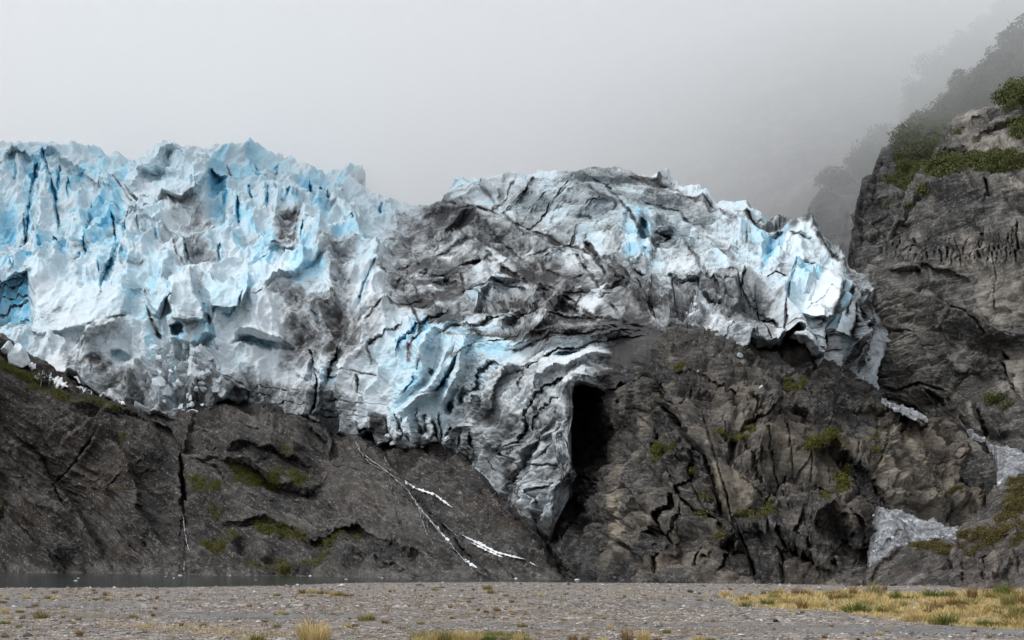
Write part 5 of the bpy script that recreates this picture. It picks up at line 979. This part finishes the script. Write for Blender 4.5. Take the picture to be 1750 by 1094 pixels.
def plant(kind, name, label, cat, group, pos, h, wide=1.):
    cr_, st_ = kind[rnd.randrange(len(kind))]
    e = empty(name, pos); e.scale = (h * wide, h * wide, h); e.rotation_euler = (0, 0, rnd.uniform(0, 6.28)); tag(e, label, cat, group)
    link('crown', cr_, None, e); link('trunk' if kind is TREE else 'stem', st_, None, e); return e
def on(sheet, px, py, sink=.2):
    return w1(px, py, sheet.at(px, py) + sink)
# bushes and small trees growing up the right-hand mountainside
GB = 'bushes on the misty mountainside'
def along(sheet, poly, n, hs, kind, name, label, cat, group, wide=1., seed=0):
    q = random.Random(seed); c = 0; x0 = min(p[0] for p in poly); x1 = max(p[0] for p in poly); y0 = min(p[1] for p in poly); y1 = max(p[1] for p in poly)
    for _ in range(6000):
        if c >= n: break
        x, y = q.uniform(x0, x1), q.uniform(y0, y1)
        if not bool(inpoly(poly, x, y)): continue
        plant(kind, name, label, cat, group, on(sheet, x, y), q.uniform(*hs), wide * q.uniform(.8, 1.2)); c += 1
along(M_, [(1530,262),(1560,236),(1600,195),(1650,145),(1700,100),(1750,70),(1750,175),(1680,180),(1640,200),(1615,250),(1570,285)], 95, (3.2, 6.5), BUSH, 'bush', 'dense green bush among many on the slope above the right cliff', 'bush', GB, 1.1, 1)
along(M_, [(1490,310),(1520,270),(1590,250),(1600,280),(1540,300),(1500,330)], 14, (2., 3.6), BUSH, 'bush', 'low bush on the ledge of the middle crag left of the pale cliff top', 'bush', 'bushes on the middle crag', 1.2, 2)
along(H_, [(1412,326),(1470,286),(1518,242),(1545,190),(1600,132),(1680,58),(1750,0),(1750,60),(1690,110),(1600,190),(1520,250),(1440,335)], 70, (6, 11), BUSH, 'bush', 'faint grey-green bush on the far spur fading into the mist', 'bush', 'bushes on the far spur', 1., 3)
along(K_, [(1590,292),(1640,278),(1700,268),(1750,272),(1750,300),(1640,298)], 22, (.9, 2.6), BUSH, 'bush', 'olive bush in the strip on the ledge across the upper cliff', 'bush', 'bushes along the cliff ledge', 1.3, 4)
along(K_, [(1685,185),(1720,172),(1750,165),(1750,190)], 8, (3, 5), BUSH, 'bush', 'bush at the very top of the pale cliff', 'bush', 'bushes on top of the cliff', 1., 5)
for x_, y_, h_ in ((1742,95,15),(1716,108,12),(1690,140,11),(1704,128,9),(1728,135,10),(1672,165,8),(1640,152,8)):
    plant(TREE, 'tree', 'dark upright tree standing out of the bushes at the upper right edge', 'tree', 'trees above the cliff', on(M_, x_, y_), h_, 1.5)
for x_, y_, h_ in ((1742,20,24),(1718,48,18),(1700,62,15),(1664,78,14),(1640,100,15),(1602,140,14),(1560,178,12),(1503,255,11),(1475,280,10),(1440,322,9)):
    plant(TREE, 'tree', 'ghostly grey tree on the skyline of the far spur', 'tree', 'trees on the far skyline', on(H_, x_, y_), h_, 1.5)
plant(TREE, 'sapling', 'small dark sapling at the left edge on the grassy rock crest', 'tree', None, on(L, 8, 612), 4.6, 1.4)
plant(TREE, 'sapling', 'lone spiky sapling on the turf below the white snow bank', 'tree', None, on(L, 80, 662), 4., 1.5)
plant(BUSH, 'bush', 'low bush on the turf beside the lone sapling', 'bush', None, on(L, 64, 655), 2.6, 1.2)
# low ledge plants, moss cushions and turf: stuff, scattered where the rock carries green
def undergrowth(name, label, sheets, n, size, mat, seed, thr=.5, lift=.2, kq=5):
    r = np.random.default_rng(seed); Vs, Fs, b = [], [], 0
    for s, m in sheets:
        P_ = s.P.reshape(-1, 3); w_ = np.clip(s.G.reshape(-1) - thr, 0, 1); py = (HY - (P_[:, 2] - CH) / P_[:, 1] * FOC)
        w_ = w_ * (P_[:, 1] > 0); 
        if w_.sum() <= 0: continue
        i = r.choice(len(P_), int(n * m), p=w_ / w_.sum()); c = np.repeat(P_[i], kq, 0) + r.normal(size=(len(i) * kq, 3)) * size * np.array([1.1, .8, .55]) + np.array([0, -lift * .6, lift])
        V_, F_ = quads(c, size * .42, seed=seed + 1); Vs.append(V_); Fs.append(F_ + b); b += len(V_)
    o = link(name, mesh_np(name, np.concatenate(Vs), np.concatenate(Fs)), mat); return tag(o, label, kind='stuff')
undergrowth('undergrowth', 'low scrub covering the right mountainside', ((M_, 1.), (H_, .9), (K_, .55)), 17000, .62, M_LEAF, 5)
undergrowth('ledge_plants', 'moss and ferns in the damp cracks of the dark rock', ((L, 1.), (B_, .8)), 12000, .34, M_MOSS, 6, thr=.3)
undergrowth('moss', 'brown moss and heath over the knolls', ((N1, .6), (N2, 1.)), 8000, .24, M_TURF, 7, thr=.3, lift=.08)

# ---------------------------------------------------------------- grass on the gravel
def tuft_mesh(name, n, spread, h, lean, wd, mat, seed):
    q = np.random.default_rng(seed); a = q.uniform(0, 6.283, n); r0 = spread * np.sqrt(q.uniform(0, 1, n)) * .45
    x, y = np.cos(a) * r0, np.sin(a) * r0; hh = h * q.uniform(.45, 1.1, n) * (1.08 - .55 * (r0 / (spread * .45)) ** 1.5); ln = lean * q.uniform(.2, 1.2, n); b = a + q.normal(0, .5, n); t = q.uniform(0, 6.28, n)
    V = []
    for f, wq in ((0, 1.), (.5, .85), (.85, .5), (1., .1)):
        z = hh * (f - .18 * f ** 3 * ln); o = ln * hh * f ** 2; cx = x + np.cos(b) * o; cy = y + np.sin(b) * o
        for s_ in (-1, 1): V.append(np.stack([cx + np.cos(t) * wd * wq * s_, cy + np.sin(t) * wd * wq * s_, z], -1))
    V = np.stack(V, 1); i = (np.arange(n) * 8)[:, None]
    Fq = np.concatenate([i + np.array([[2 * j, 2 * j + 1, 2 * j + 3, 2 * j + 2]]) for j in range(3)])
    me = mesh_np(name, V.reshape(-1, 3), Fq); me.materials.append(mat); return me
TU = {'straw': [tuft_mesh('blades', 230, 1., 1., .55, .013, M_STRAW, i) for i in range(3)], 'olive': [tuft_mesh('blades', 200, 1.1, 1., .5, .016, M_OLIVE, 10 + i) for i in range(3)],
      'russet': [tuft_mesh('blades', 120, .7, 1., .6, .014, M_RUSTG, 20 + i) for i in range(3)], 'green': [tuft_mesh('blades', 200, 1.1, 1., .6, .018, M_GREEN, 30 + i) for i in range(3)]}
NT_ = 0
def tussock(kind, px, py, hpx, wide, label, group=None, name='grass_tussock'):
    global NT_
    x, y, z = gp(px, py); h = hpx * y / FOC
    o = link(name, TU[kind][NT_ % 3]); NT_ += 1
    o.location = (x, y, z - .02); o.scale = (h * wide, h * wide, h); o.rotation_euler = (0, 0, rnd.uniform(0, 6.28))
    return tag(o, label, 'grass tussock', group)
tussock('straw', 535, 1093, 50, 1.0, 'tall pale straw tussock standing alone at the bottom edge'); tussock('straw', 545, 1096, 36, 1.1, 'shorter straw tussock leaning on the tall pale one')
tussock('olive', 440, 1097, 21, 1.3, 'round olive tussock left of the tall straw one'); tussock('straw', 415, 1099, 14, 1.5, 'small straw tussock left of the round olive one')
for x_, h_, k_, w_, l_ in ((715,12,'straw',1.6,'low straw tussock where the bottom grass strip begins'), (742,22,'straw',1.1,'straw tussock left of the dark olive one'), (762,28,'olive',1.0,'dark olive tussock in the bottom grass strip'), (785,27,'straw',1.2,'broad golden tussock in the bottom strip'), (812,24,'straw',1.2,'golden tussock right of the broad one'), (836,18,'green',1.3,'green tussock in the bottom strip'), (862,13,'olive',1.5,'low olive tussock right of the green one'),
                         (886,20,'straw',.9,'thin straw tussock midway along the bottom edge'), (900,14,'olive',1.3,'small olive tussock beside the thin straw one'), (978,20,'russet',1.2,'russet tussock, first of the bottom-right clumps'), (1000,18,'russet',1.2,'russet tussock beside a gap in the bottom clumps'), (1030,12,'straw',1.4,'low straw tussock between russet clumps'), (1073,34,'russet',.9,'dark upright russet tussock at the bottom edge'), (1100,28,'straw',.95,'pale straw tussock right of the dark russet one'), (1124,18,'russet',1.1,'short russet tussock at the end of the bottom clumps'), (1195,15,'straw',1.6,'isolated straw tussock further right on the bottom edge'), (1215,10,'green',1.6,'low green tussock beside the isolated straw one')):
    tussock(k_, x_, 1097, h_, w_, l_)
GT = 'small tussocks dotted over the gravel'; LT = 'small dry tussock dotted among many on the open gravel'
small = [('L', v) for v in ((365,640,9),(468,632,7),(178,676,8),(318,676,8),(235,732,12),(36,775,12),(278,800,14),(420,797,8),(180,738,6),(540,702,7),(1018,800,9),(1208,857,10),(540,610,4),(48,680,6),(700,655,8),(735,660,6),(855,655,6),(1045,670,8),(10,655,5),(635,640,6),(510,662,5),(1120,635,5),(130,785,7),(70,805,8),(1000,765,5),(1570,815,6))] + \
        [('M', v) for v in ((455,640,11),(520,640,11),(575,645,9),(625,650,9),(660,655,11),(700,656,10),(740,660,9),(770,662,8),(830,668,6),(880,820,16),(805,860,10),(285,866,9),(210,830,7),(1240,840,8),(1035,630,7),(1070,625,5),(1200,628,5),(1335,620,7),(1685,615,9),(1705,640,9),(1280,697,6),(1500,710,5),(1560,715,8),(1450,810,8),(285,655,7),(660,780,7),(275,780,5),(460,662,6),(510,668,6),(1010,665,6))] + \
        [('J', v) for v in ((130,612,8),(150,635,9),(250,660,6),(290,715,8),(195,755,12),(480,655,6),(650,648,6),(1130,690,5),(1300,690,6),(1535,690,7),(1580,695,6),(1615,690,6),(880,790,6),(635,820,6),(390,690,5),(860,735,5),(310,675,5),(1170,655,5),(540,690,4),(210,680,5),(770,600,4))]
for f_, (x_, y_, h_) in small:
    x0, y0, k_ = FR[f_]; tussock(rnd.choice(['russet', 'russet', 'olive', 'straw']), x0 + x_ / k_, y0 + y_ / k_, h_ / k_ * 4.2, rnd.uniform(1., 1.7), LT, GT)
q = random.Random(5); c = 0
for x_, y_, h_, k_, l_ in ((1357,1018,12,'russet','dark russet tussock at the back left of the dry grass flat'), (1365,1034,13,'russet','russet tussock low at the front left of the dry grass flat'), (1386,1030,11,'russet','russet tussock in the left part of the flat beside the low dark one'), (1458,1018,15,'russet','russet tussock at the back middle of the dry grass flat'), (1492,1022,22,'olive','tall olive tussock in the middle of the dry grass flat'), (1512,1009,9,'russet','small russet tussock at the back edge of the flat'), (1530,1026,14,'green','green tussock right of the tall olive one'), (1626,1038,20,'russet','russet tussock midway to the right edge'), (1646,1048,14,'russet','broad russet tussock in front of the midway one'), (1660,1026,22,'russet','tall russet tussock near the right edge'), (1712,1020,20,'green','bright green bushy tussock at the right edge'), (1725,1034,22,'olive','olive tussock in front of the bright green one'), (1745,1034,26,'russet','big russet tussock cut by the right edge'), (1690,1030,18,'russet','russet tussock beside the bright green one'), (1305,1016,7,'olive','little olive tussock at the left tip of the dry grass flat'), (1281,1020,7,'russet','little russet tussock beyond the tip of the dry grass flat')):
    tussock(k_, x_, y_, h_ * 1.6, .8, l_)
while c < 105:
    x_, y_ = q.uniform(1240, 1765), q.uniform(1012, 1074)
    if not bool(inpoly(FLAT, x_, y_)): continue
    tussock(q.choice(['straw', 'straw', 'straw', 'olive', 'olive', 'russet', 'russet', 'green']), x_, y_, q.uniform(9, 22) * (.75 + (y_ - 1012) / 90), q.uniform(1.2, 2.), 'ordinary straw tussock, one of many in the dry grass flat on the right', 'tussocks of the dry grass flat'); c += 1
for _ in range(90):
    x_, y_ = q.uniform(0, 1740), 1003 + 88 * q.random() ** 1.2
    if bool(inpoly(FLAT, x_, y_)): continue
    tussock(q.choice(['russet', 'russet', 'olive', 'straw']), x_, y_, q.uniform(3.5, 7) * (.7 + (y_ - 1003) / 70), rnd.uniform(1., 1.9), LT, GT)
# short turf blades between the tussocks
Vs, Fs, b = [], [], 0; r_ = np.random.default_rng(9); hold = []
def turf_blades(poly, n, hpx, seed, kmat, name, label, noise=.0):
    q = np.random.default_rng(seed); xs = [p[0] for p in poly]; ys = [p[1] for p in poly]; C0, Hh = [], []
    while len(C0) < n:
        x, y = q.uniform(min(xs), max(xs)), q.uniform(min(ys), max(ys))
        if not bool(inpoly(poly, x, y)): continue
        if noise and float(fbm(np.array([x / 26.]), np.array([y / 5.]), np.array([seed * 1.]), 4, 3)[0]) < noise: continue
        p_ = gp(x, y)
        for _ in range(7): C0.append((p_[0] + q.normal(0, .13), p_[1] + q.normal(0, .16), p_[2])); Hh.append(q.uniform(.5, 1.2) * hpx * p_[1] / FOC)
    C0 = np.array(C0); Hh = np.array(Hh); m = len(C0); a = q.uniform(0, 6.28, m); l = q.uniform(.1, .7, m) * Hh; wd = .012 * C0[:, 1] / 70
    d = np.stack([np.cos(a), np.sin(a), 0 * a], -1); t = np.stack([-np.sin(a + q.normal(0, 1, m)), np.cos(a), 0 * a], -1) * wd[:, None]
    top = C0 + d * l[:, None] + np.array([0, 0, 1]) * Hh[:, None]
    V = np.stack([C0 - t, C0 + t, top + t * .3, top - t * .3], 1).reshape(-1, 3)
    return tag(link(name, mesh_np(name, V, np.arange(4 * m).reshape(m, 4)), kmat), label, kind='stuff')
turf_blades(FLAT, 30000, 5.5, 3, M_STRAW, 'grass', 'short straw grass of the dry flat on the right'); turf_blades(FLAT, 3500, 5., 4, M_GREEN, 'grass', 'greener blades in the dry flat on the right', .12)
turf_blades([(700,1086),(900,1086),(900,1094),(700,1094)], 3000, 7, 5, M_OLIVE, 'grass', 'short olive grass along the bottom edge')
turf_blades([(-10,1018),(900,1012),(1240,1030),(1240,1092),(-10,1092)], 11000, 3.4, 6, M_RUSTG, 'grass', 'sparse dry grass litter over the gravel', .2)
turf_blades([(170,1064),(345,1068),(460,1078),(560,1090),(380,1090),(180,1072)], 2600, 3.2, 7, M_STRAW, 'grass', 'thin yellow grass streak at the lower left', .0)

# ---------------------------------------------------------------- stones
def cut_block(seed, cuts=16, sub=3, squash=(1, 1, 1)):
    q = np.random.default_rng(seed); bm = bmesh.new(); bmesh.ops.create_icosphere(bm, subdivisions=sub, radius=1.)
    V = np.array([v.co[:] for v in bm.verts]); Fq = np.array([[v.index for v in f.verts] for f in bm.faces]); bm.free()
    N = q.normal(size=(cuts, 3)); N /= np.linalg.norm(N, axis=1, keepdims=True); D = q.uniform(.45, .82, cuts)
    dot = V @ N.T; r = np.min(np.where(dot > .05, D / np.maximum(dot, .05), 9), axis=1); r = np.minimum(r, 1.3)
    V = V * r[:, None]; V += .03 * np.stack([fbm(*(V.T * 2.5 + i * 7).astype(np.float32), seed, 3) for i in range(3)], -1)
    return V * np.array(squash), Fq
import bmesh
k = NT('dark_stone'); p = k.pos(); k.bump(k.noise(p, 9, 5, .7), .7, .03); M_STONE = k.fin(k.ramp(k.noise(p, 5, 5, .7), [(.3, (.012, .012, .013)), (.7, (.05, .048, .047))]), .7, .3)
for f_, x_, y_, wpx, hpx, l_ in (('J', 1480, 634, 16, 6, 'long low dark boulder alone on the far gravel'), ('K', 400, 680, 13, 8, 'black boulder in front of the dry grass flat'), ('K', 848, 778, 12, 6, 'dark stone cut by the bottom edge'), ('K', 155, 503, 7, 3, 'small dark stone at the far end of the gravel near the water'), ('J', 1745, 616, 8, 4, 'dark stone lying beyond the left tip of the dry grass'), ('J', 1625, 830, 11, 8, 'pale grey angular stone on the near gravel')):
    x0, y0, k_ = FR[f_]; x, y, z = gp(x0 + x_ / k_, y0 + y_ / k_); V_, F_ = cut_block(hash(l_[:6]) % 97 if False else len(l_), 14)
    wv = wpx * y / FOC / 2; hv = hpx * y / FOC / 2
    o = link('boulder', mesh_np('boulder', V_ * np.array([wv, wv * .8, hv]), F_, smooth=False), M_STONE if 'pale' not in l_ else M_OLD); o.location = (x, y, z + hv * .7); o.rotation_euler = (0, 0, rnd.uniform(0, 3)) if wpx < 14 else (0, .1, .3)
    tag(o, l_, 'boulder')
# loose cobbles lying over the plain (uncountable)
r = np.random.default_rng(12); n = 42000
cx_ = r.uniform(-20, 1770, n); cy_ = 996 + 104 * r.uniform(0, 1, n) ** 1.15; Yv = 3.05 * FOC / (cy_ - HY); xw = (cx_ - CX) * Yv / FOC
ok = (Yv < 172); xw, Yv = xw[ok], Yv[ok]; n = len(xw)
iy = np.clip(np.searchsorted(gy, Yv) - 1, 0, len(gy) - 2); ix = np.clip(np.searchsorted(gx, xw) - 1, 0, len(gx) - 2)
fu = (xw - gx[ix]) / (gx[ix + 1] - gx[ix]); fv = (Yv - gy[iy]) / (gy[iy + 1] - gy[iy])
zw = (Z[iy, ix] * (1 - fu) + Z[iy, ix + 1] * fu) * (1 - fv) + (Z[iy + 1, ix] * (1 - fu) + Z[iy + 1, ix + 1] * fu) * fv
sd_ = sand[iy, ix]; keep = (zw > LAKE + .02) & (r.uniform(0, 1, n) > sd_ * .75); xw, Yv, zw = xw[keep], Yv[keep], zw[keep]; n = len(xw)
oc = np.array([[1, 0, 0], [0, 1, 0], [-1, 0, 0], [0, -1, 0], [.15, .1, .8], [0, 0, -.6]]); of = np.array([[0, 1, 4], [1, 2, 4], [2, 3, 4], [3, 0, 4], [1, 0, 5], [2, 1, 5], [3, 2, 5], [0, 3, 5]])
sz = .034 * np.exp(r.normal(0, .55, n)) * (Yv / 60) ** .75
V = oc[None] * r.uniform(.6, 1.25, (n, 6, 3)); an = r.uniform(0, 6.28, n); ca, sa = np.cos(an)[:, None], np.sin(an)[:, None]
V = np.stack([V[..., 0] * ca - V[..., 1] * sa, V[..., 0] * sa + V[..., 1] * ca, V[..., 2] * r.uniform(.45, .9, n)[:, None]], -1) * sz[:, None, None] + np.stack([xw, Yv, zw + sz * .15], -1)[:, None]
k = NT('cobbles'); g_ = k.n('ShaderNodeNewGeometry'); M_COB = k.fin(k.ramp(g_.outputs['Random Per Island'], [(0, (.055, .051, .05)), (.3, (.125, .115, .108)), (.6, (.23, .205, .185)), (.8, (.19, .148, .118)), (.93, (.42, .39, .36)), (1, (.56, .53, .50))]), .8, .25)
tag(link('gravel', mesh_np('gravel', V.reshape(-1, 3), (of[None] + 6 * np.arange(n)[:, None, None]).reshape(-1, 3), smooth=False), M_COB), 'loose grey and tan cobbles lying over the plain', kind='stuff')

# ---------------------------------------------------------------- fallen ice
k = NT('block_ice'); p = k.pos(); k.bump(k.noise(p, 1.6, 5, .7), .5, .25)
M_BLOCK = k.fin(k.ramp(k.noise(p, .45, 6, .7, .5), [(.28, (.20, .20, .205)), (.45, (.52, .58, .61)), (.62, (.72, .77, .80)), (.8, (.40, .58, .68))]), .5, .3)
IB = []
for i in range(7):
    me = mesh_np('ice_block', *cut_block(300 + i, 22, 4), smooth=False); me.materials.append(M_BLOCK); IB.append(me)
q = random.Random(3)
def block(px, py, spx, parent=None, name='ice_block', sq=None, sheet=None, Y=None):
    sheet = sheet or g; Yv = (sheet.at(px, py) if Y is None else Y); rr = spx * Yv / FOC / 2 * 1.3
    o = link(name, q.choice(IB)); o.location = w1(px, py, Yv - rr * .75); sx = sq or (q.uniform(.8, 1.3), q.uniform(.8, 1.2), q.uniform(.6, 1.2))
    o.scale = tuple(rr * v for v in sx); o.rotation_euler = (q.uniform(-.5, .5), q.uniform(-.5, .5), q.uniform(0, 6.28))
    if parent is not None: o.parent = parent; o.matrix_parent_inverse = Matrix.Translation((0, -330, 0))
    return o
def heap(fr, poly, n, s0, s1):
    p = [tuple(v) for v in pts(fr, poly)]; xs = [a for a, _ in p]; ys = [a for _, a in p]; c = 0
    while c < n:
        x, y = q.uniform(min(xs), max(xs)), q.uniform(min(ys), max(ys))
        if bool(inpoly(p, x, y)): block(x, y, q.uniform(s0, s1) * (.6 + .8 * q.random() ** 2), glacier); c += 1
heap('D', '770,270 1010,250 1110,300 1100,430 1140,520 1000,540 800,520 690,430', 44, 10, 27); heap('D', '800,540 1090,540 1080,640 930,650 830,590', 16, 8, 16)
heap('E', '290,590 360,540 450,540 640,560 620,640 500,640 360,620', 16, 8, 17); heap('C', '455,770 500,745 590,790 580,850 520,850', 10, 6, 12); heap('E', '720,700 880,800 860,830 740,740', 6, 7, 13)
heap('A', '0,690 160,740 160,800 0,840', 6, 8, 16)
tag(block(34, 612, 40, sq=(1.1, .9, .85), sheet=L), 'big clean white ice block resting on the turf at the left edge', 'ice block')
tag(block(12, 596, 22, sheet=L), 'small white ice block beside the big one at the left edge', 'ice block')
tag(block(242, 699, 32, sq=(1.2, .8, .34), sheet=L), 'flat white ice slab lying by itself on the dark rock', 'ice block')
tag(ribbon('snow_bank', L, 'D', ['60,300 130,350 180,380', '170,420 260,430 340,470', '380,470 470,480 560,510 625,560'], [14, 20, 15], M_SNOW, lift=1.7, amp=3), 'white snow bank between the grassy rock and the ice', 'snow patch')
GF = 'ice floes on the lake'
for f_, x_, y_, w_ in (('L',1195,523,24),('L',1155,538,12),('L',520,539,11),('L',505,556,16),('L',1100,527,9),('L',1530,523,8),('L',1700,550,9),('M',505,525,16),('M',690,525,22),('M',745,547,16),('M',1010,524,24),('M',985,538,16),('M',1430,541,30),('M',1465,537,22),('M',1560,530,18),('M',1525,530,10),('M',1740,538,24),('J',5,529,16),('J',185,538,26),('J',320,543,20),('J',725,553,26),('J',1445,560,34),('J',1575,559,24),('J',1330,553,10),('J',60,545,14)):
    x0, y0, k_ = FR[f_]; px, py = x0 + x_ / k_, y0 + y_ / k_; Yv = (CH - LAKE) * FOC / (py - HY); r0 = w_ / k_ * Yv / FOC / 2 * 1.9
    o = link('ice_floe', q.choice(IB)); o.location = ((px - CX) * Yv / FOC, Yv, LAKE + r0 * .12); o.scale = (r0, r0 * .8, r0 * q.uniform(.35, .55)); o.rotation_euler = (0, 0, q.uniform(0, 6.28))
    tag(o, 'small white ice floe drifting on the narrow lake', 'ice floe', GF)
GP = 'ice lumps in the gully stream'
for x_, y_, w_ in ((990,347,16),(1210,225,12),(1300,243,14),(1250,247,9),(1270,248,8),(1325,205,8),(950,287,8),(940,300,7),(1180,200,6),(1005,285,6),(1375,230,8),(1180,260,5)):
    tag(block(1200 + x_ / 3.1818, 850 + y_ / 3.1818, w_ / 3.18 * 1.2, sheet=FAN, sq=(1.2, .8, .6)), 'white ice lump caught in the grey gully stream', 'ice lump', GP)
for _ in range(34):
    x_, y_ = q.uniform(1492, 1640), q.uniform(872, 975)
    if FAN.at(x_, y_, 1) < 1e8 and y_ < 985 - (x_ - 1490) * .42 and y_ > 868 + max(0, x_ - 1500) * .27: tag(block(x_, y_, q.uniform(2.5, 6), sheet=FAN, sq=(1.2, .9, .7)), 'white ice lump caught in the grey gully stream', 'ice lump', GP)
for x_, y_, w_, l_ in ((1301,662,9,'white scrap of ice on the perched boulder top'), (1389,661,4,'white crumb of ice on the rock right of the perched boulder'), (1195,645,5,'ice crumb on the upper left of the buttress'), (1193,635,5,'ice scrap under the glacier edge on the buttress'), (1400,690,4,'ice crumb low on the ledge right of the perched boulder'), (1264,608,12,'pale ice lump wedged under the glacier edge')):
    tag(block(x_, y_, w_, sheet=B_, sq=(1.3, .8, .5)), l_, 'ice scrap')

# ---------------------------------------------------------------- low cloud: a closed bank of even mist lying on the ice and the mountainside
k = NT('cloud_mist'); k.t.nodes.remove(k.b); v = k.n('ShaderNodeVolumePrincipled'); v.inputs['Color'].default_value = (.995, .998, 1, 1); v.inputs['Density'].default_value = FOG; v.inputs['Anisotropy'].default_value = .0
k.l(v.outputs[0], k.o.inputs['Volume'])
prof = [(478, -6), (460, 100), (428, 150), (390, 185), (362, 230), (340, 420), (1100, 420), (1100, -6)]
V = [(x, y - (k_ * min(max((z - 80) / 75, 0), 1) if i_ < 6 else 0), z) for x, k_ in ((-1600, -10), (-60, -10), (95, 0), (135, 48), (1600, 48)) for i_, (y, z) in enumerate(prof)]; m = len(prof); bm = bmesh.new(); vs = [bm.verts.new(c) for c in V]
for h_ in range(4):
    for i in range(m): bm.faces.new((vs[h_ * m + i], vs[h_ * m + (i + 1) % m], vs[(h_ + 1) * m + (i + 1) % m], vs[(h_ + 1) * m + i]))
bm.faces.new(vs[:m]); bm.faces.new(vs[4 * m:]); bmesh.ops.recalc_face_normals(bm, faces=bm.faces); me = bpy.data.meshes.new('low_cloud'); bm.to_mesh(me); bm.free()
tag(link('low_cloud', me, k.m), 'bank of low cloud lying on the ice and the mountainside', kind='stuff')
